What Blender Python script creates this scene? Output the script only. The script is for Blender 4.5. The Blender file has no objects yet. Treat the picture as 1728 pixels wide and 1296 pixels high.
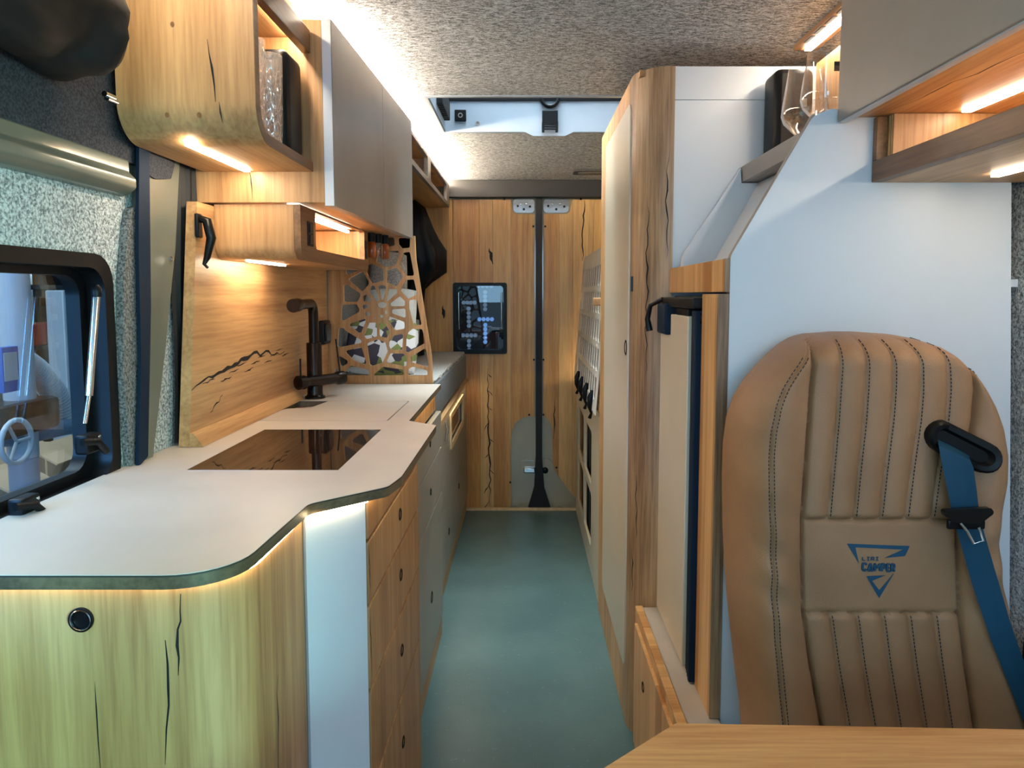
import bpy, bmesh, math, random
from mathutils import Vector, Matrix, noise
random.seed(7)
S = bpy.context.scene
COL = S.collection
# ------------------------------------------------------------------ camera
F, U0, CZ = 1200.0, 885.0, 1.21          # focal length in pixels of the 1728x1296 frame, principal column, eye height
TH = math.atan(1200/15000.0)             # slight downward pitch
V0 = 498 + F*math.tan(TH)
cam_data = bpy.data.cameras.new('camera')
cam_data.sensor_fit = 'HORIZONTAL'; cam_data.sensor_width = 36.0
cam_data.lens = 36.0*F/1728
cam_data.shift_x = -(U0-864)/1728
cam_data.shift_y = (V0-648)/1728
cam_data.clip_start = 0.02
cam = bpy.data.objects.new('camera', cam_data); COL.objects.link(cam)
cam.location = (0, 0, CZ); cam.rotation_euler = (math.pi/2 - TH, 0, 0)
S.camera = cam
# ------------------------------------------------------------------ world, large lights, exposure
S.view_settings.view_transform = 'Standard'; S.view_settings.look = 'None'
S.view_settings.gamma = 1.0; S.view_settings.use_curve_mapping = False
S.view_settings.exposure = 0.95
W = bpy.data.worlds.new('workshop_daylight'); S.world = W; W.use_nodes = True
W.node_tree.nodes['Background'].inputs[0].default_value = (0.50, 0.78, 1.0, 1)
W.node_tree.nodes['Background'].inputs[1].default_value = 0.42
def area(name, loc, target, sx, sy, power, color, spread=180):
    l = bpy.data.lights.new(name, 'AREA'); l.shape = 'RECTANGLE'; l.size = sx; l.size_y = sy
    l.energy = power; l.color = color; l.spread = math.radians(spread)
    o = bpy.data.objects.new(name, l); COL.objects.link(o); o.location = loc
    o.rotation_euler = (Vector(target)-Vector(loc)).to_track_quat('-Z', 'Y').to_euler()
    return o
# daylight of the hall coming in through the windscreen and the cab door behind the camera
area('windscreen_daylight', (0.1, -1.9, 1.55), (0.15, 1.2, 0.95), 1.5, 0.9, 16, (0.40, 0.72, 1.0))
area('cab_door_daylight', (-1.8, -0.9, 1.6), (0.7, 1.3, 1.1), 1.1, 0.8, 56, (0.18, 0.48, 1.0))
area('driver_door_daylight', (1.7, -0.9, 1.25), (-0.45, 0.9, 0.40), 0.8, 0.6, 34, (0.36, 0.98, 0.92), 70)
# skylight over the roof hatch, tube lamps of the hall outside the side window
area('hatch_skylight', (.04, 2.54, 2.6), (.04, 2.54, 0), .68, .46, 10, (1.0, .96, .90), 80)
area('hall_lamps', (-2.9, 1.8, 3.1), (-2.7, 1.8, 0), 2.4, 3.0, 85, (.86, .95, 1.0))

# ------------------------------------------------------------------ pixel -> point on a plane
def ray(u, v):
    a = (u-U0)/F; b = (V0-v)/F
    return (a, math.cos(TH)+b*math.sin(TH), -math.sin(TH)+b*math.cos(TH))
def P(u, v, x=None, y=None, z=None):
    r = ray(u, v)
    t = x/r[0] if x is not None else (y/r[1] if y is not None else (z-CZ)/r[2])
    return Vector((r[0]*t, r[1]*t, CZ+r[2]*t))
def trace(pix, x=None, y=None, z=None):
    q = [P(u, v, x, y, z) for u, v in pix]
    if x is not None: return [(p.y, p.z) for p in q]
    if y is not None: return [(p.x, p.z) for p in q]
    return [(p.x, p.y) for p in q]

# ------------------------------------------------------------------ materials
def lin(c):
    f = lambda s: s/12.92 if s <= .04045 else ((s+.055)/1.055)**2.4
    return tuple(f(x/255) for x in c) + (1,)
M = {}
class NT:
    def __init__(s, name):
        m = bpy.data.materials.new(name); m.use_nodes = True; M[name] = m
        s.m = m; s.t = m.node_tree; s.b = s.t.nodes['Principled BSDF']
    def n(s, typ, **kw):
        nd = s.t.nodes.new('ShaderNode'+typ)
        for k, v in kw.items():
            if k.startswith('i_'): nd.inputs[k[2:]].default_value = v
            elif k.startswith('n_'): nd.inputs[int(k[2:])].default_value = v
            else: setattr(nd, k, v)
        return nd
    def l(s, a, b): s.t.links.new(a, b)
    def math(s, op, a, b=None, c=None):
        nd = s.n('Math', operation=op)
        for i, v in enumerate((a, b, c)):
            if v is None: continue
            if isinstance(v, (int, float)): nd.inputs[i].default_value = v
            else: s.l(v, nd.inputs[i])
        return nd.outputs[0]
    def mix(s, f, a, b, bt='MIX'):
        nd = s.n('Mix', data_type='RGBA', blend_type=bt)
        for i, v in ((0, f), (6, a), (7, b)):
            if isinstance(v, (int, float)): nd.inputs[i].default_value = v
            elif isinstance(v, tuple): nd.inputs[i].default_value = v
            else: s.l(v, nd.inputs[i])
        return nd.outputs[2]
    def coords(s, scale, rnd=True):
        tc = s.n('TexCoord'); mp = s.n('Mapping'); mp.inputs['Scale'].default_value = scale
        src = tc.outputs['Object']
        if rnd:
            oi = s.n('ObjectInfo'); va = s.n('VectorMath', operation='SCALE'); va.inputs[0].default_value = (3.1, 5.7, 4.3)
            s.l(oi.outputs['Random'], va.inputs['Scale'])
            ad = s.n('VectorMath', operation='ADD'); s.l(src, ad.inputs[0]); s.l(va.outputs[0], ad.inputs[1]); src = ad.outputs[0]
        s.l(src, mp.inputs['Vector']); return mp.outputs[0]
    def noise(s, vec, scale, detail=2, rough=.5, dist=0.):
        nd = s.n('TexNoise'); nd.inputs['Scale'].default_value = scale; nd.inputs['Detail'].default_value = detail
        nd.inputs['Roughness'].default_value = rough; nd.inputs['Distortion'].default_value = dist
        s.l(vec, nd.inputs['Vector']); return nd.outputs[0]
    def ramp(s, v, a, b):
        nd = s.n('MapRange', clamp=True); s.l(v, nd.inputs[0]); nd.inputs[1].default_value = a; nd.inputs[2].default_value = b
        return nd.outputs[0]
    def bump(s, h, strength, dist=.002):
        nd = s.n('Bump'); nd.inputs['Strength'].default_value = strength; nd.inputs['Distance'].default_value = dist
        s.l(h, nd.inputs['Height']); s.l(nd.outputs[0], s.b.inputs['Normal'])
    def set(s, col=None, rough=.5, metal=0., spec=None):
        if col is not None:
            if isinstance(col, tuple): s.b.inputs['Base Color'].default_value = col
            else: s.l(col, s.b.inputs['Base Color'])
        s.b.inputs['Roughness'].default_value = rough; s.b.inputs['Metallic'].default_value = metal
        if spec is not None: s.b.inputs['Specular IOR Level'].default_value = spec
def plain(name, c, rough=.5, metal=0., spec=None, var=.05, vs=6):
    t = NT(name); v = t.coords((1, 1, 1))
    n = t.noise(v, vs, 3)
    k = lin(c); d = tuple(x*(1-var*2) for x in k[:3]) + (1,)
    t.set(t.mix(t.ramp(n, .35, .65), d, k), rough, metal, spec); return t.m
def wood(name, axis, light, dark, stave=0., crack=.6, rough=.42, tone=.55, stave_axis=None, var=0.):
    t = NT(name); ax = 'XYZ'.index(axis)
    sc = [1., 1., 1.]; sc[ax] = .045; v = t.coords(tuple(sc))
    sc2 = [1., 1., 1.]; sc2[ax] = .3; v2 = t.coords(tuple(sc2))
    n1 = t.noise(v, 4.5, 2, .5, .3)
    rings = t.ramp(t.math('SINE', t.math('MULTIPLY', n1, 48.)), -1, 1)
    pores = t.ramp(t.noise(v, 130, 3, .6), .38, .72)
    tonal = t.ramp(t.noise(v2, 3.2, 3, .55, .3), .3, .7)
    f = t.math('ADD', t.math('MULTIPLY', rings, .30), t.math('MULTIPLY', pores, .42))
    f = t.math('ADD', f, t.math('MULTIPLY', tonal, tone))
    if stave:
        sa = 'XYZ'.index(stave_axis)
        tc = t.n('TexCoord'); sx = t.n('SeparateXYZ'); t.l(tc.outputs['Object'], sx.inputs[0])
        fl = t.math('FLOOR', t.math('DIVIDE', sx.outputs[sa], stave))
        wn = t.n('TexWhiteNoise', noise_dimensions='1D'); t.l(fl, wn.inputs['W'])
        f = t.math('ADD', f, t.math('MULTIPLY', t.math('SUBTRACT', wn.outputs[0], .5), .55))
    col = t.mix(t.ramp(f, .1, 1.05), lin(light), lin(dark))
    if crack:
        n4 = t.noise(v, 3.1, 5, .6, .5)
        ln = t.ramp(t.math('ABSOLUTE', t.math('SUBTRACT', n4, .5)), .006, .001)
        mk = t.ramp(t.noise(v2, 2.3, 1), .60, .66)
        cr = t.math('MULTIPLY', t.math('MULTIPLY', ln, mk), crack)
        vo = t.n('TexVoronoi'); vo.inputs['Scale'].default_value = 4.2; t.l(v2, vo.inputs['Vector'])
        sp = t.n('SeparateColor'); t.l(vo.outputs['Color'], sp.inputs[0])
        kn = t.math('MULTIPLY', t.ramp(vo.outputs['Distance'], .075, .015), t.math('GREATER_THAN', sp.outputs[0], .72))
        cr = t.math('MAXIMUM', cr, t.math('MULTIPLY', kn, .75))
        col = t.mix(cr, col, (.028, .014, .007, 1))
    if var:
        oi = t.n('ObjectInfo'); g_ = t.n('Gamma'); t.l(col, g_.inputs[0]); t.l(t.math('ADD', t.math('MULTIPLY', oi.outputs['Random'], var), 1-var*.5), g_.inputs[1]); col = g_.outputs[0]
    t.set(col, rough); t.bump(pores, .12, .001); return t.m
OL, OD = (210, 166, 114), (150, 104, 62)
wood('oak_vertical', 'Z', OL, OD)
wood('oak_along', 'Y', OL, OD)
wood('oak_across', 'X', OL, OD)
wood('oak_door', 'Z', (222, 174, 104), (166, 114, 58), crack=.9, tone=.7, var=.45)
wood('oak_staves', 'Z', (228, 182, 124), (170, 116, 64), stave=.075, stave_axis='Y')
wood('oak_staves_flat', 'X', (232, 184, 122), (176, 118, 62), stave=.09, stave_axis='Y', crack=.3)
wood('oak_grey', 'Z', (205, 170, 128), (120, 88, 62), crack=1., tone=.8)
wood('oak_edge', 'Y', (120, 104, 78), (70, 60, 44), crack=0)
wood('oak_brown_edge', 'Y', (150, 108, 68), (98, 66, 38), crack=.3)
wood('birch', 'Y', (232, 205, 160), (206, 170, 120), crack=0)
plain('rack_white', (226, 218, 202), .4)
plain('core_dark', (52, 46, 40), .6)
plain('taupe_laminate', (202, 192, 180), .38)
plain('grey_laminate', (142, 134, 127), .36)
plain('grey_front', (150, 145, 134), .36)
plain('white_laminate', (212, 219, 228), .38, var=.02)
plain('beige_laminate', (214, 202, 180), .34, var=.02)
plain('pale_edge', (216, 222, 230), .5)
plain('black_plastic', (12, 12, 15), .42, spec=.22)
plain('black_fabric', (13, 13, 15), .62)
plain('black_metal', (30, 27, 26), .30, .6)
plain('bronze_metal', (46, 38, 35), .26, .8)
plain('belt_web', (22, 68, 94), .55, spec=.3)
plain('navy_web', (14, 34, 54), .7, spec=.2)
plain('painted_metal', (118, 122, 112), .22, .25)
plain('door_metal', (168, 160, 134), .14, .0, .8)
plain('dark_beam', (42, 41, 42), .7)
plain('chrome', (215, 215, 215), .12, 1.)
plain('dark_inside', (20, 18, 17), .8)
plain('hatch_frame', (150, 160, 172), .42)
plain('sink_lining', (130, 88, 56), .3, .3)
plain('speaker_cloth', (9, 9, 10), .75)
plain('blue_crate', (34, 44, 58), .6)
plain('jar_amber', (150, 70, 24), .15)
plain('cardboard', (178, 146, 110), .85)
plain('red_plastic', (170, 36, 30), .45)
plain('machine_blue', (92, 116, 140), .4)
plain('machine_white', (170, 176, 182), .45)
plain('workshop_grey', (96, 100, 104), .8)
plain('workshop_dark', (26, 30, 36), .8)
plain('workshop_teal', (18, 44, 62), .6)
plain('label_blue', (40, 92, 170), .5)
plain('ring_dark', (24, 26, 30), .25, .7)
# hob glass
t = NT('hob_glass'); t.set((.020, .010, .006, 1), .03); t.b.inputs['Specular IOR Level'].default_value = 1.0; t.b.inputs['IOR'].default_value = 2.0
# clear glass
def glass(name, col, rough=0., ior=4.):
    t = NT(name); t.t.nodes.remove(t.b)
    tr = t.n('BsdfTransparent'); tr.inputs[0].default_value = col
    gl = t.n('BsdfGlossy'); gl.inputs['Roughness'].default_value = rough; gl.inputs[0].default_value = (1, 1, 1, 1)
    fr = t.n('LayerWeight'); fr.inputs['Blend'].default_value = .5
    fac = t.math('ADD', t.math('MULTIPLY', t.math('POWER', fr.outputs['Facing'], ior), .85), .045)
    mx = t.n('MixShader'); t.l(fac, mx.inputs[0]); t.l(tr.outputs[0], mx.inputs[1]); t.l(gl.outputs[0], mx.inputs[2])
    t.l(mx.outputs[0], t.t.nodes['Material Output'].inputs[0]); return t
glass('pane_glass', (.80, .90, .96, 1))
glass('dark_glass', (.30, .38, .45, 1))
glass('thin_glass', (.97, .97, .97, 1), .02, 2.4)
g = NT('cut_glass'); g.set((1, 1, 1, 1), .03); g.b.inputs['Transmission Weight'].default_value = 1.0; g.b.inputs['IOR'].default_value = 1.45
v = g.coords((1, 1, .35)); vo = g.n('TexVoronoi'); vo.inputs['Scale'].default_value = 95; g.l(v, vo.inputs['Vector']); g.bump(vo.outputs['Distance'], .8, .004)
g = NT('crystal'); g.t.nodes.remove(g.b)
v = g.coords((1, 1, .4)); vo = g.n('TexVoronoi', feature='DISTANCE_TO_EDGE'); vo.inputs['Scale'].default_value = 120; g.l(v, vo.inputs['Vector'])
tr = g.n('BsdfTransparent'); gl = g.n('BsdfGlass'); gl.inputs['Roughness'].default_value = .06; tl_ = g.n('BsdfTranslucent'); tl_.inputs[0].default_value = (.95, .93, .9, 1)
bp = g.n('Bump'); bp.inputs['Strength'].default_value = 1.; bp.inputs['Distance'].default_value = .004; g.l(vo.outputs['Distance'], bp.inputs['Height'])
gs = g.n('BsdfGlossy'); gs.inputs['Roughness'].default_value = .12; g.l(bp.outputs[0], gs.inputs['Normal'])
m1 = g.n('MixShader'); g.l(g.math('ADD', g.math('MULTIPLY', g.ramp(vo.outputs['Distance'], .12, .0), .5), .12), m1.inputs[0]); g.l(tr.outputs[0], m1.inputs[1]); g.l(gs.outputs[0], m1.inputs[2])
m2 = g.n('MixShader'); m2.inputs[0].default_value = .10; g.l(m1.outputs[0], m2.inputs[1]); g.l(tl_.outputs[0], m2.inputs[2])
g.l(m2.outputs[0], g.t.nodes['Material Output'].inputs[0])
# floor linoleum
t = NT('teal_linoleum'); v = t.coords((1, 1, 1)); n = t.ramp(t.noise(v, 3, 5, .65), .3, .7)
c = t.mix(n, lin((64, 90, 90)), lin((84, 108, 106)))
vo = t.ramp(t.noise(v, 46, 4, .7), .62, .74)
c = t.mix(t.math('MULTIPLY', vo, .5), c, lin((132, 154, 150))); t.set(c, .36)
# ceiling fabric
t = NT('ceiling_fabric'); v = t.coords((1, 3.2, 1), False)
n = t.noise(v, 75, 3, .7); n2 = t.noise(v, 230, 2, .6)
h = t.math('ADD', t.math('MULTIPLY', n, .55), t.math('MULTIPLY', n2, .45))
t.set(t.mix(t.ramp(h, .43, .57), lin((92, 93, 95)), lin((242, 245, 248))), .9); t.bump(h, .7, .006)
t = NT('wall_felt'); v = t.coords((1, 1, 1), False)
h = t.noise(v, 210, 3, .6, .4)
t.set(t.mix(t.ramp(h, .36, .62), lin((112, 118, 120)), lin((226, 230, 230))), .95); t.bump(h, .8, .006)
t = NT('grey_felt'); v = t.coords((1, 1, 1), False)
h = t.noise(v, 240, 3, .6); t.set(t.mix(t.ramp(h, .35, .65), lin((60, 58, 58)), lin((150, 148, 146))), .95); t.bump(h, .7, .005)
t = NT('dark_felt'); v = t.coords((1, 1, 1), False)
h = t.noise(v, 260, 3, .6); t.set(t.mix(t.ramp(h, .35, .65), lin((30, 32, 38)), lin((66, 68, 76))), .95); t.bump(h, .5, .004)
t = NT('mattress_cloth'); v = t.coords((1, 1, 1), False)
h = t.noise(v, 190, 3, .7); t.set(t.mix(t.ramp(h, .35, .65), lin((120, 120, 118)), lin((205, 202, 196))), .95); t.bump(h, .5, .004)
t = NT('mattress_side'); v = t.coords((1, 1, 1), False)
h = t.noise(v, 190, 3, .7); t.set(t.mix(t.ramp(h, .35, .65), lin((84, 86, 90)), lin((128, 130, 132))), .95)
t = NT('pillow_grey'); v = t.coords((1, 1, 1)); h = t.noise(v, 150, 3, .7)
t.set(t.mix(t.ramp(h, .35, .65), lin((150, 148, 144)), lin((212, 210, 206))), .95); t.bump(h, .4, .004)
t = NT('pillow_white'); v = t.coords((1, 1, 1)); h = t.noise(v, 60, 3, .7)
t.set(t.mix(h, lin((214, 210, 200)), lin((244, 240, 232))), .9)
t = NT('pillow_leaf'); v = t.coords((1, .6, 1.2)); vo = t.n('TexVoronoi'); vo.inputs['Scale'].default_value = 24; t.l(v, vo.inputs['Vector'])
sp = t.n('SeparateColor'); t.l(vo.outputs['Color'], sp.inputs[0])
c = t.mix(t.math('GREATER_THAN', sp.outputs[0], .45), lin((58, 50, 62)), lin((206, 200, 198)))
c = t.mix(t.math('GREATER_THAN', sp.outputs[1], .74), c, lin((116, 118, 62))); t.set(c, .9)
t = NT('leather'); v = t.coords((1, 1, 1), False)
vo = t.n('TexVoronoi', feature='DISTANCE_TO_EDGE'); vo.inputs['Scale'].default_value = 330; t.l(v, vo.inputs['Vector'])
nn = t.noise(v, 420, 3, .6); big = t.noise(v, 7, 3)
h = t.math('ADD', t.ramp(vo.outputs['Distance'], 0., .18), t.math('MULTIPLY', nn, .6))
c = t.mix(t.ramp(big, .3, .7), lin((148, 108, 76)), lin((168, 126, 92))); t.set(c, .43); t.bump(h, .30, .0012)
def emit(name, col, s):
    t = NT(name); t.t.nodes.remove(t.b); e = t.n('Emission'); e.inputs[0].default_value = col; e.inputs[1].default_value = s
    t.l(e.outputs[0], t.t.nodes['Material Output'].inputs[0])
emit('led_warm', (1., .84, .64, 1), 48)
emit('led_shelf', (1., .82, .60, 1), 20)
emit('led_top', (1., .86, .69, 1), 88)
emit('led_rear', (1., .84, .64, 1), 220)
emit('led_right', (1., .82, .60, 1), 9)
emit('led_spot', (1., .88, .72, 1), 120)
emit('led_edge', (1., .76, .42, 1), 11)
emit('led_bed', (1., .78, .48, 1), 14)
emit('tube_light', (.85, .95, 1., 1), 14)
emit('hex_reflection', (.9, .92, 1., 1), .55)  # glow of the lamp reflections in the rear pane
emit('hex_reflection_blue', (.42, .62, 1., 1), 1.6)

# ------------------------------------------------------------------ mesh helpers
def thing(name, label, cat, loc=(0, 0, 0), group=None):
    o = bpy.data.objects.new(name, None); COL.objects.link(o); o.location = loc; o.empty_display_size = .05
    o['label'] = label; o['category'] = cat
    if group: o['group'] = group
    return o
SMOOTH = set()
def obj(name, bm, mat, parent=None, label=None, cat=None, group=None, kind=None, sharp=None):
    if sharp is None: sharp = .9 if id(bm) in SMOOTH else .36
    SMOOTH.discard(id(bm))
    bmesh.ops.remove_doubles(bm, verts=bm.verts, dist=1e-6)
    bmesh.ops.recalc_face_normals(bm, faces=bm.faces)
    for f in bm.faces: f.smooth = True
    for e in bm.edges:
        e.smooth = not (len(e.link_faces) == 2 and e.calc_face_angle(0) > sharp)
    me = bpy.data.meshes.new(name); bm.to_mesh(me); bm.free()
    for m in (mat if isinstance(mat, (list, tuple)) else [mat]): me.materials.append(M[m])
    o = bpy.data.objects.new(name, me); COL.objects.link(o)
    if parent:
        o.parent = parent
        r = parent
        while r.parent: r = r.parent
        if parent.type == 'EMPTY': o.location = -Vector(parent.location)
    if label: o['label'] = label
    if cat: o['category'] = cat
    if group: o['group'] = group
    if kind: o['kind'] = kind
    return o
def struct(name, bm, mat, parent=None):
    return obj(name, bm, mat, parent, kind=None if parent else 'structure')
def NB(): return bmesh.new()
def bx(bm, x0, x1, y0, y1, z0, z1, bev=0., seg=2, rot=None):
    r = bmesh.ops.create_cube(bm, size=1)
    vs = r['verts']; c = Vector(((x0+x1)/2, (y0+y1)/2, (z0+z1)/2))
    for q in vs:
        p = Vector((q.co.x*(x1-x0), q.co.y*(y1-y0), q.co.z*(z1-z0)))
        if rot: p = rot @ p
        q.co = p + c
    if bev:
        es = list({e for q in vs for e in q.link_edges})
        bmesh.ops.bevel(bm, geom=es, offset=min(bev, .49*min(x1-x0, y1-y0, z1-z0)), segments=seg, affect='EDGES', profile=.5)
    return bm
def box(x0, x1, y0, y1, z0, z1, bev=.0015, seg=2, rot=None): return bx(NB(), x0, x1, y0, y1, z0, z1, bev, seg, rot)
def rounded(poly, r, seg=6):
    out = []; n = len(poly)
    for i in range(n):
        p = Vector(poly[i][:2]); rr = poly[i][2] if len(poly[i]) > 2 else r
        a = Vector(poly[i-1][:2])-p; b = Vector(poly[(i+1) % n][:2])-p
        if rr <= 0 or a.length < 1e-6 or b.length < 1e-6: out.append(tuple(p)); continue
        an = a.angle(b)
        if an > 3.05: out.append(tuple(p)); continue
        d = min(rr/math.tan(an/2), a.length*.48, b.length*.48); rr = d*math.tan(an/2)
        p0 = p + a.normalized()*d; p1 = p + b.normalized()*d
        c = p + (a.normalized()+b.normalized()).normalized()*(rr/math.sin(an/2))
        a0 = math.atan2(p0.y-c.y, p0.x-c.x); a1 = math.atan2(p1.y-c.y, p1.x-c.x)
        da = (a1-a0+math.pi) % (2*math.pi) - math.pi
        for k in range(seg+1):
            q = a0+da*k/seg; out.append((c.x+rr*math.cos(q), c.y+rr*math.sin(q)))
    return out
def rect(a0, a1, b0, b1, r=0., seg=5): return rounded([(a0, b0), (a1, b0), (a1, b1), (a0, b1)], r, seg)
def circ(a, b, ra, rb=None, n=20):
    rb = rb or ra
    return [(a+ra*math.cos(2*math.pi*i/n), b+rb*math.sin(2*math.pi*i/n)) for i in range(n)]
def to3(plane, u, v, w):
    return (w, u, v) if plane == 'x' else ((u, w, v) if plane == 'y' else (u, v, w))
def plate(plane, loops, w0, w1, bm=None, bev=0.):
    """flat board with holes: loops[0] is the outline, the others are holes"""
    bm = bm or NB()
    es = []; 
    for lp in loops:
        vs = [bm.verts.new(to3(plane, u, v, w0)) for u, v in lp]
        es += [bm.edges.new((vs[i], vs[(i+1) % len(vs)])) for i in range(len(vs))]
    r = bmesh.ops.triangle_fill(bm, edges=es, use_beauty=True, use_dissolve=False)
    fs = [g_ for g_ in r['geom'] if isinstance(g_, bmesh.types.BMFace)]
    e = bmesh.ops.extrude_face_region(bm, geom=fs)
    d = Vector(to3(plane, 0, 0, w1-w0))
    for q in e['geom']:
        if isinstance(q, bmesh.types.BMVert): q.co += d
    return bm
def tube(bm, pts, r, n=12, caps=True):
    pts = [Vector(p) for p in pts]; rs = r if isinstance(r, (list, tuple)) else [r]*len(pts)
    rings = []; up = None; SMOOTH.add(id(bm))
    for i, p in enumerate(pts):
        d = (pts[min(i+1, len(pts)-1)]-pts[max(i-1, 0)]).normalized()
        if up is None: up = d.orthogonal().normalized()
        up = (up - d*up.dot(d)).normalized(); s = d.cross(up)
        rings.append([bm.verts.new(p + (up*math.cos(2*math.pi*k/n)+s*math.sin(2*math.pi*k/n))*rs[i]) for k in range(n)])
    for i in range(len(rings)-1):
        for k in range(n):
            bm.faces.new((rings[i][k], rings[i][(k+1) % n], rings[i+1][(k+1) % n], rings[i+1][k]))
    if caps: bm.faces.new(rings[0][::-1]); bm.faces.new(rings[-1])
    return bm
def lathe(bm, prof, o, axis='z', n=28, close=False):
    """prof: (radius, height) pairs turned about axis through o"""
    o = Vector(o); rings = []; SMOOTH.add(id(bm))
    for r, h in prof:
        ring = []
        for k in range(n):
            a = 2*math.pi*k/n; c, s = r*math.cos(a), r*math.sin(a)
            p = Vector((c, s, h)) if axis == 'z' else (Vector((h, c, s)) if axis == 'x' else Vector((c, h, s)))
            ring.append(bm.verts.new(o+p))
        rings.append(ring)
    m = len(rings)
    for i in range(m if close else m-1):
        A, B = rings[i], rings[(i+1) % m]
        for k in range(n): bm.faces.new((A[k], A[(k+1) % n], B[(k+1) % n], B[k]))
    if not close:
        for R in (rings[0], rings[-1]):
            if (R[0].co-R[n//2].co).length > 1e-5: bm.faces.new(R)
    return bm
def arc(cx, cy, r, a0, a1, n=8):
    return [(cx+r*math.cos(a0+(a1-a0)*i/n), cy+r*math.sin(a0+(a1-a0)*i/n)) for i in range(n+1)]
def strip(path, th):
    """closed outline of a bent panel: path is the outer face, th its thickness to the left of the path"""
    n = len(path); inn = []
    for i in range(n):
        a = Vector(path[max(i-1, 0)]); b = Vector(path[min(i+1, n-1)]); d = (b-a).normalized()
        inn.append((path[i][0]-d.y*th, path[i][1]+d.x*th))
    return list(path)+inn[::-1]
def pull(parent, axis, side, c, r=.012, mat='ring_dark'):
    """round finger pull: dark ring with a recessed dish, on a front whose face is normal to axis"""
    prof = [(r*.99, -.002), (r*.99, .0012), (r*.86, .002), (r*.74, .0012), (r*.70, -.001), (.0002, -.0015)]
    prof = [(a, b*side) for a, b in prof]
    return obj('finger_pull', lathe(NB(), prof, c, axis, 24), mat, parent)
def crack(parent, pts, w, axis, off):
    """dark filled split in the oak: a tapering sliver standing a hair proud of the board"""
    bm = NB(); n = len(pts); L = []; R = []
    for i, p in enumerate(pts):
        a = Vector(pts[max(i-1, 0)]); b = Vector(pts[min(i+1, n-1)]); d = (b-a).normalized()
        k = w*(.15+.85*math.sin(math.pi*min(max(i/(n-1), .04), .96)))*(.6+.8*random.random())
        u, v_ = -d.y*k, d.x*k
        L.append(bm.verts.new(to3(axis, p[0]+u, p[1]+v_, off))); R.append(bm.verts.new(to3(axis, p[0]-u, p[1]-v_, off)))
    for i in range(n-1): bm.faces.new((L[i], L[i+1], R[i+1], R[i]))
    return obj('oak_split', bm, 'dark_inside', parent)
def wander(p0, p1, n, amp):
    out = []
    d = Vector(p1)-Vector(p0); nn = Vector((-d.y, d.x)).normalized()
    for i in range(n+1):
        q = Vector(p0)+d*i/n+nn*(random.uniform(-amp, amp) if 0 < i < n else 0); out.append((q.x, q.y))
    return out
def led(parent, x0, x1, y0, y1, z0, z1, mat='led_warm', name='led_strip'):
    return obj(name, box(x0, x1, y0, y1, z0, z1, 0), mat, parent)
# ------------------------------------------------------------------ the shell of the van
CEIL = 1.835
struct('floor', box(-.74, .95, -.5, 3.93, -.02, 0, 0), 'teal_linoleum')
HX0, HX1, HY0, HY1 = -.31, .39, 2.30, 2.785
struct('ceiling', plate('z', [rect(-.80, .98, -.5, 4.0), rect(HX0, HX1, HY0, HY1, .01)], CEIL, CEIL+.02), 'ceiling_fabric')
WX = -.73
# left wall: felt panel with the opening for the window, behind the kitchen and the bed it runs on
win = rect(.40, 1.258, .868, 1.280, .05)
struct('wall_left', plate('x', [rect(-.5, 4.0, -.02, 1.42), win], WX-.02, WX), 'wall_felt')
struct('wall_left_upper', box(WX-.04, WX-.01, -.5, 4.0, 1.40, CEIL, 0), 'dark_felt')
struct('wall_right', plate('x', [rect(-.5, 4.0, -.02, CEIL)], .945, .97), 'wall_felt')
# side window with frame, pane, gas strut and catches
wn = struct('window_1', plate('x', [win, rect(.43, 1.232, .895, 1.256, .04)], WX-.045, WX+.006), 'black_plastic')
obj('gasket', plate('x', [rect(.425, 1.237, .890, 1.261, .04), rect(.452, 1.212, .912, 1.243, .035)], WX-.05, WX-.026), 'black_plastic', wn)
obj('pane', plate('x', [rect(.445, 1.215, .91, 1.245, .035)], WX-.042, WX-.036), 'pane_glass', wn)
a = P(163, 495, x=WX+.015); b = P(150, 668, x=WX+.015); c = P(143, 715, x=WX+.015)
st = obj('gas_strut', tube(NB(), [a, b], .0062, 14), 'chrome', wn)
obj('rod', tube(NB(), [b, c], .0035, 10), 'chrome', st)
obj('end_cap', tube(NB(), [a+Vector((0, 0, .014)), a+Vector((0, 0, .008)), a, a-Vector((0, 0, .006))], [.004, .008, .0085, .008], 14), 'black_plastic', st)
for (u, v_) in ((148, 748), (40, 855)):
    p = P(u, v_, x=WX+.01)
    ct = obj('window_catch', box(p.x-.01, p.x+.012, p.y-.02, p.y+.02, p.z-.016, p.z+.016, .004), 'black_plastic', wn)
    bm = NB(); tube(bm, [p+Vector((.01, -.03, .008)), p+Vector((.02, -.005, .004)), p+Vector((.018, .02, -.018))], .006, 8)
    obj('lever', bm, 'black_plastic', ct)
    for k in (-1, 1): obj('screw', lathe(NB(), [(.0028, 0), (.0024, .0012), (.0002, .0015)], (p.x+.012, p.y+.013, p.z+.009*k), 'x', 10), 'chrome', ct)
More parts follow.
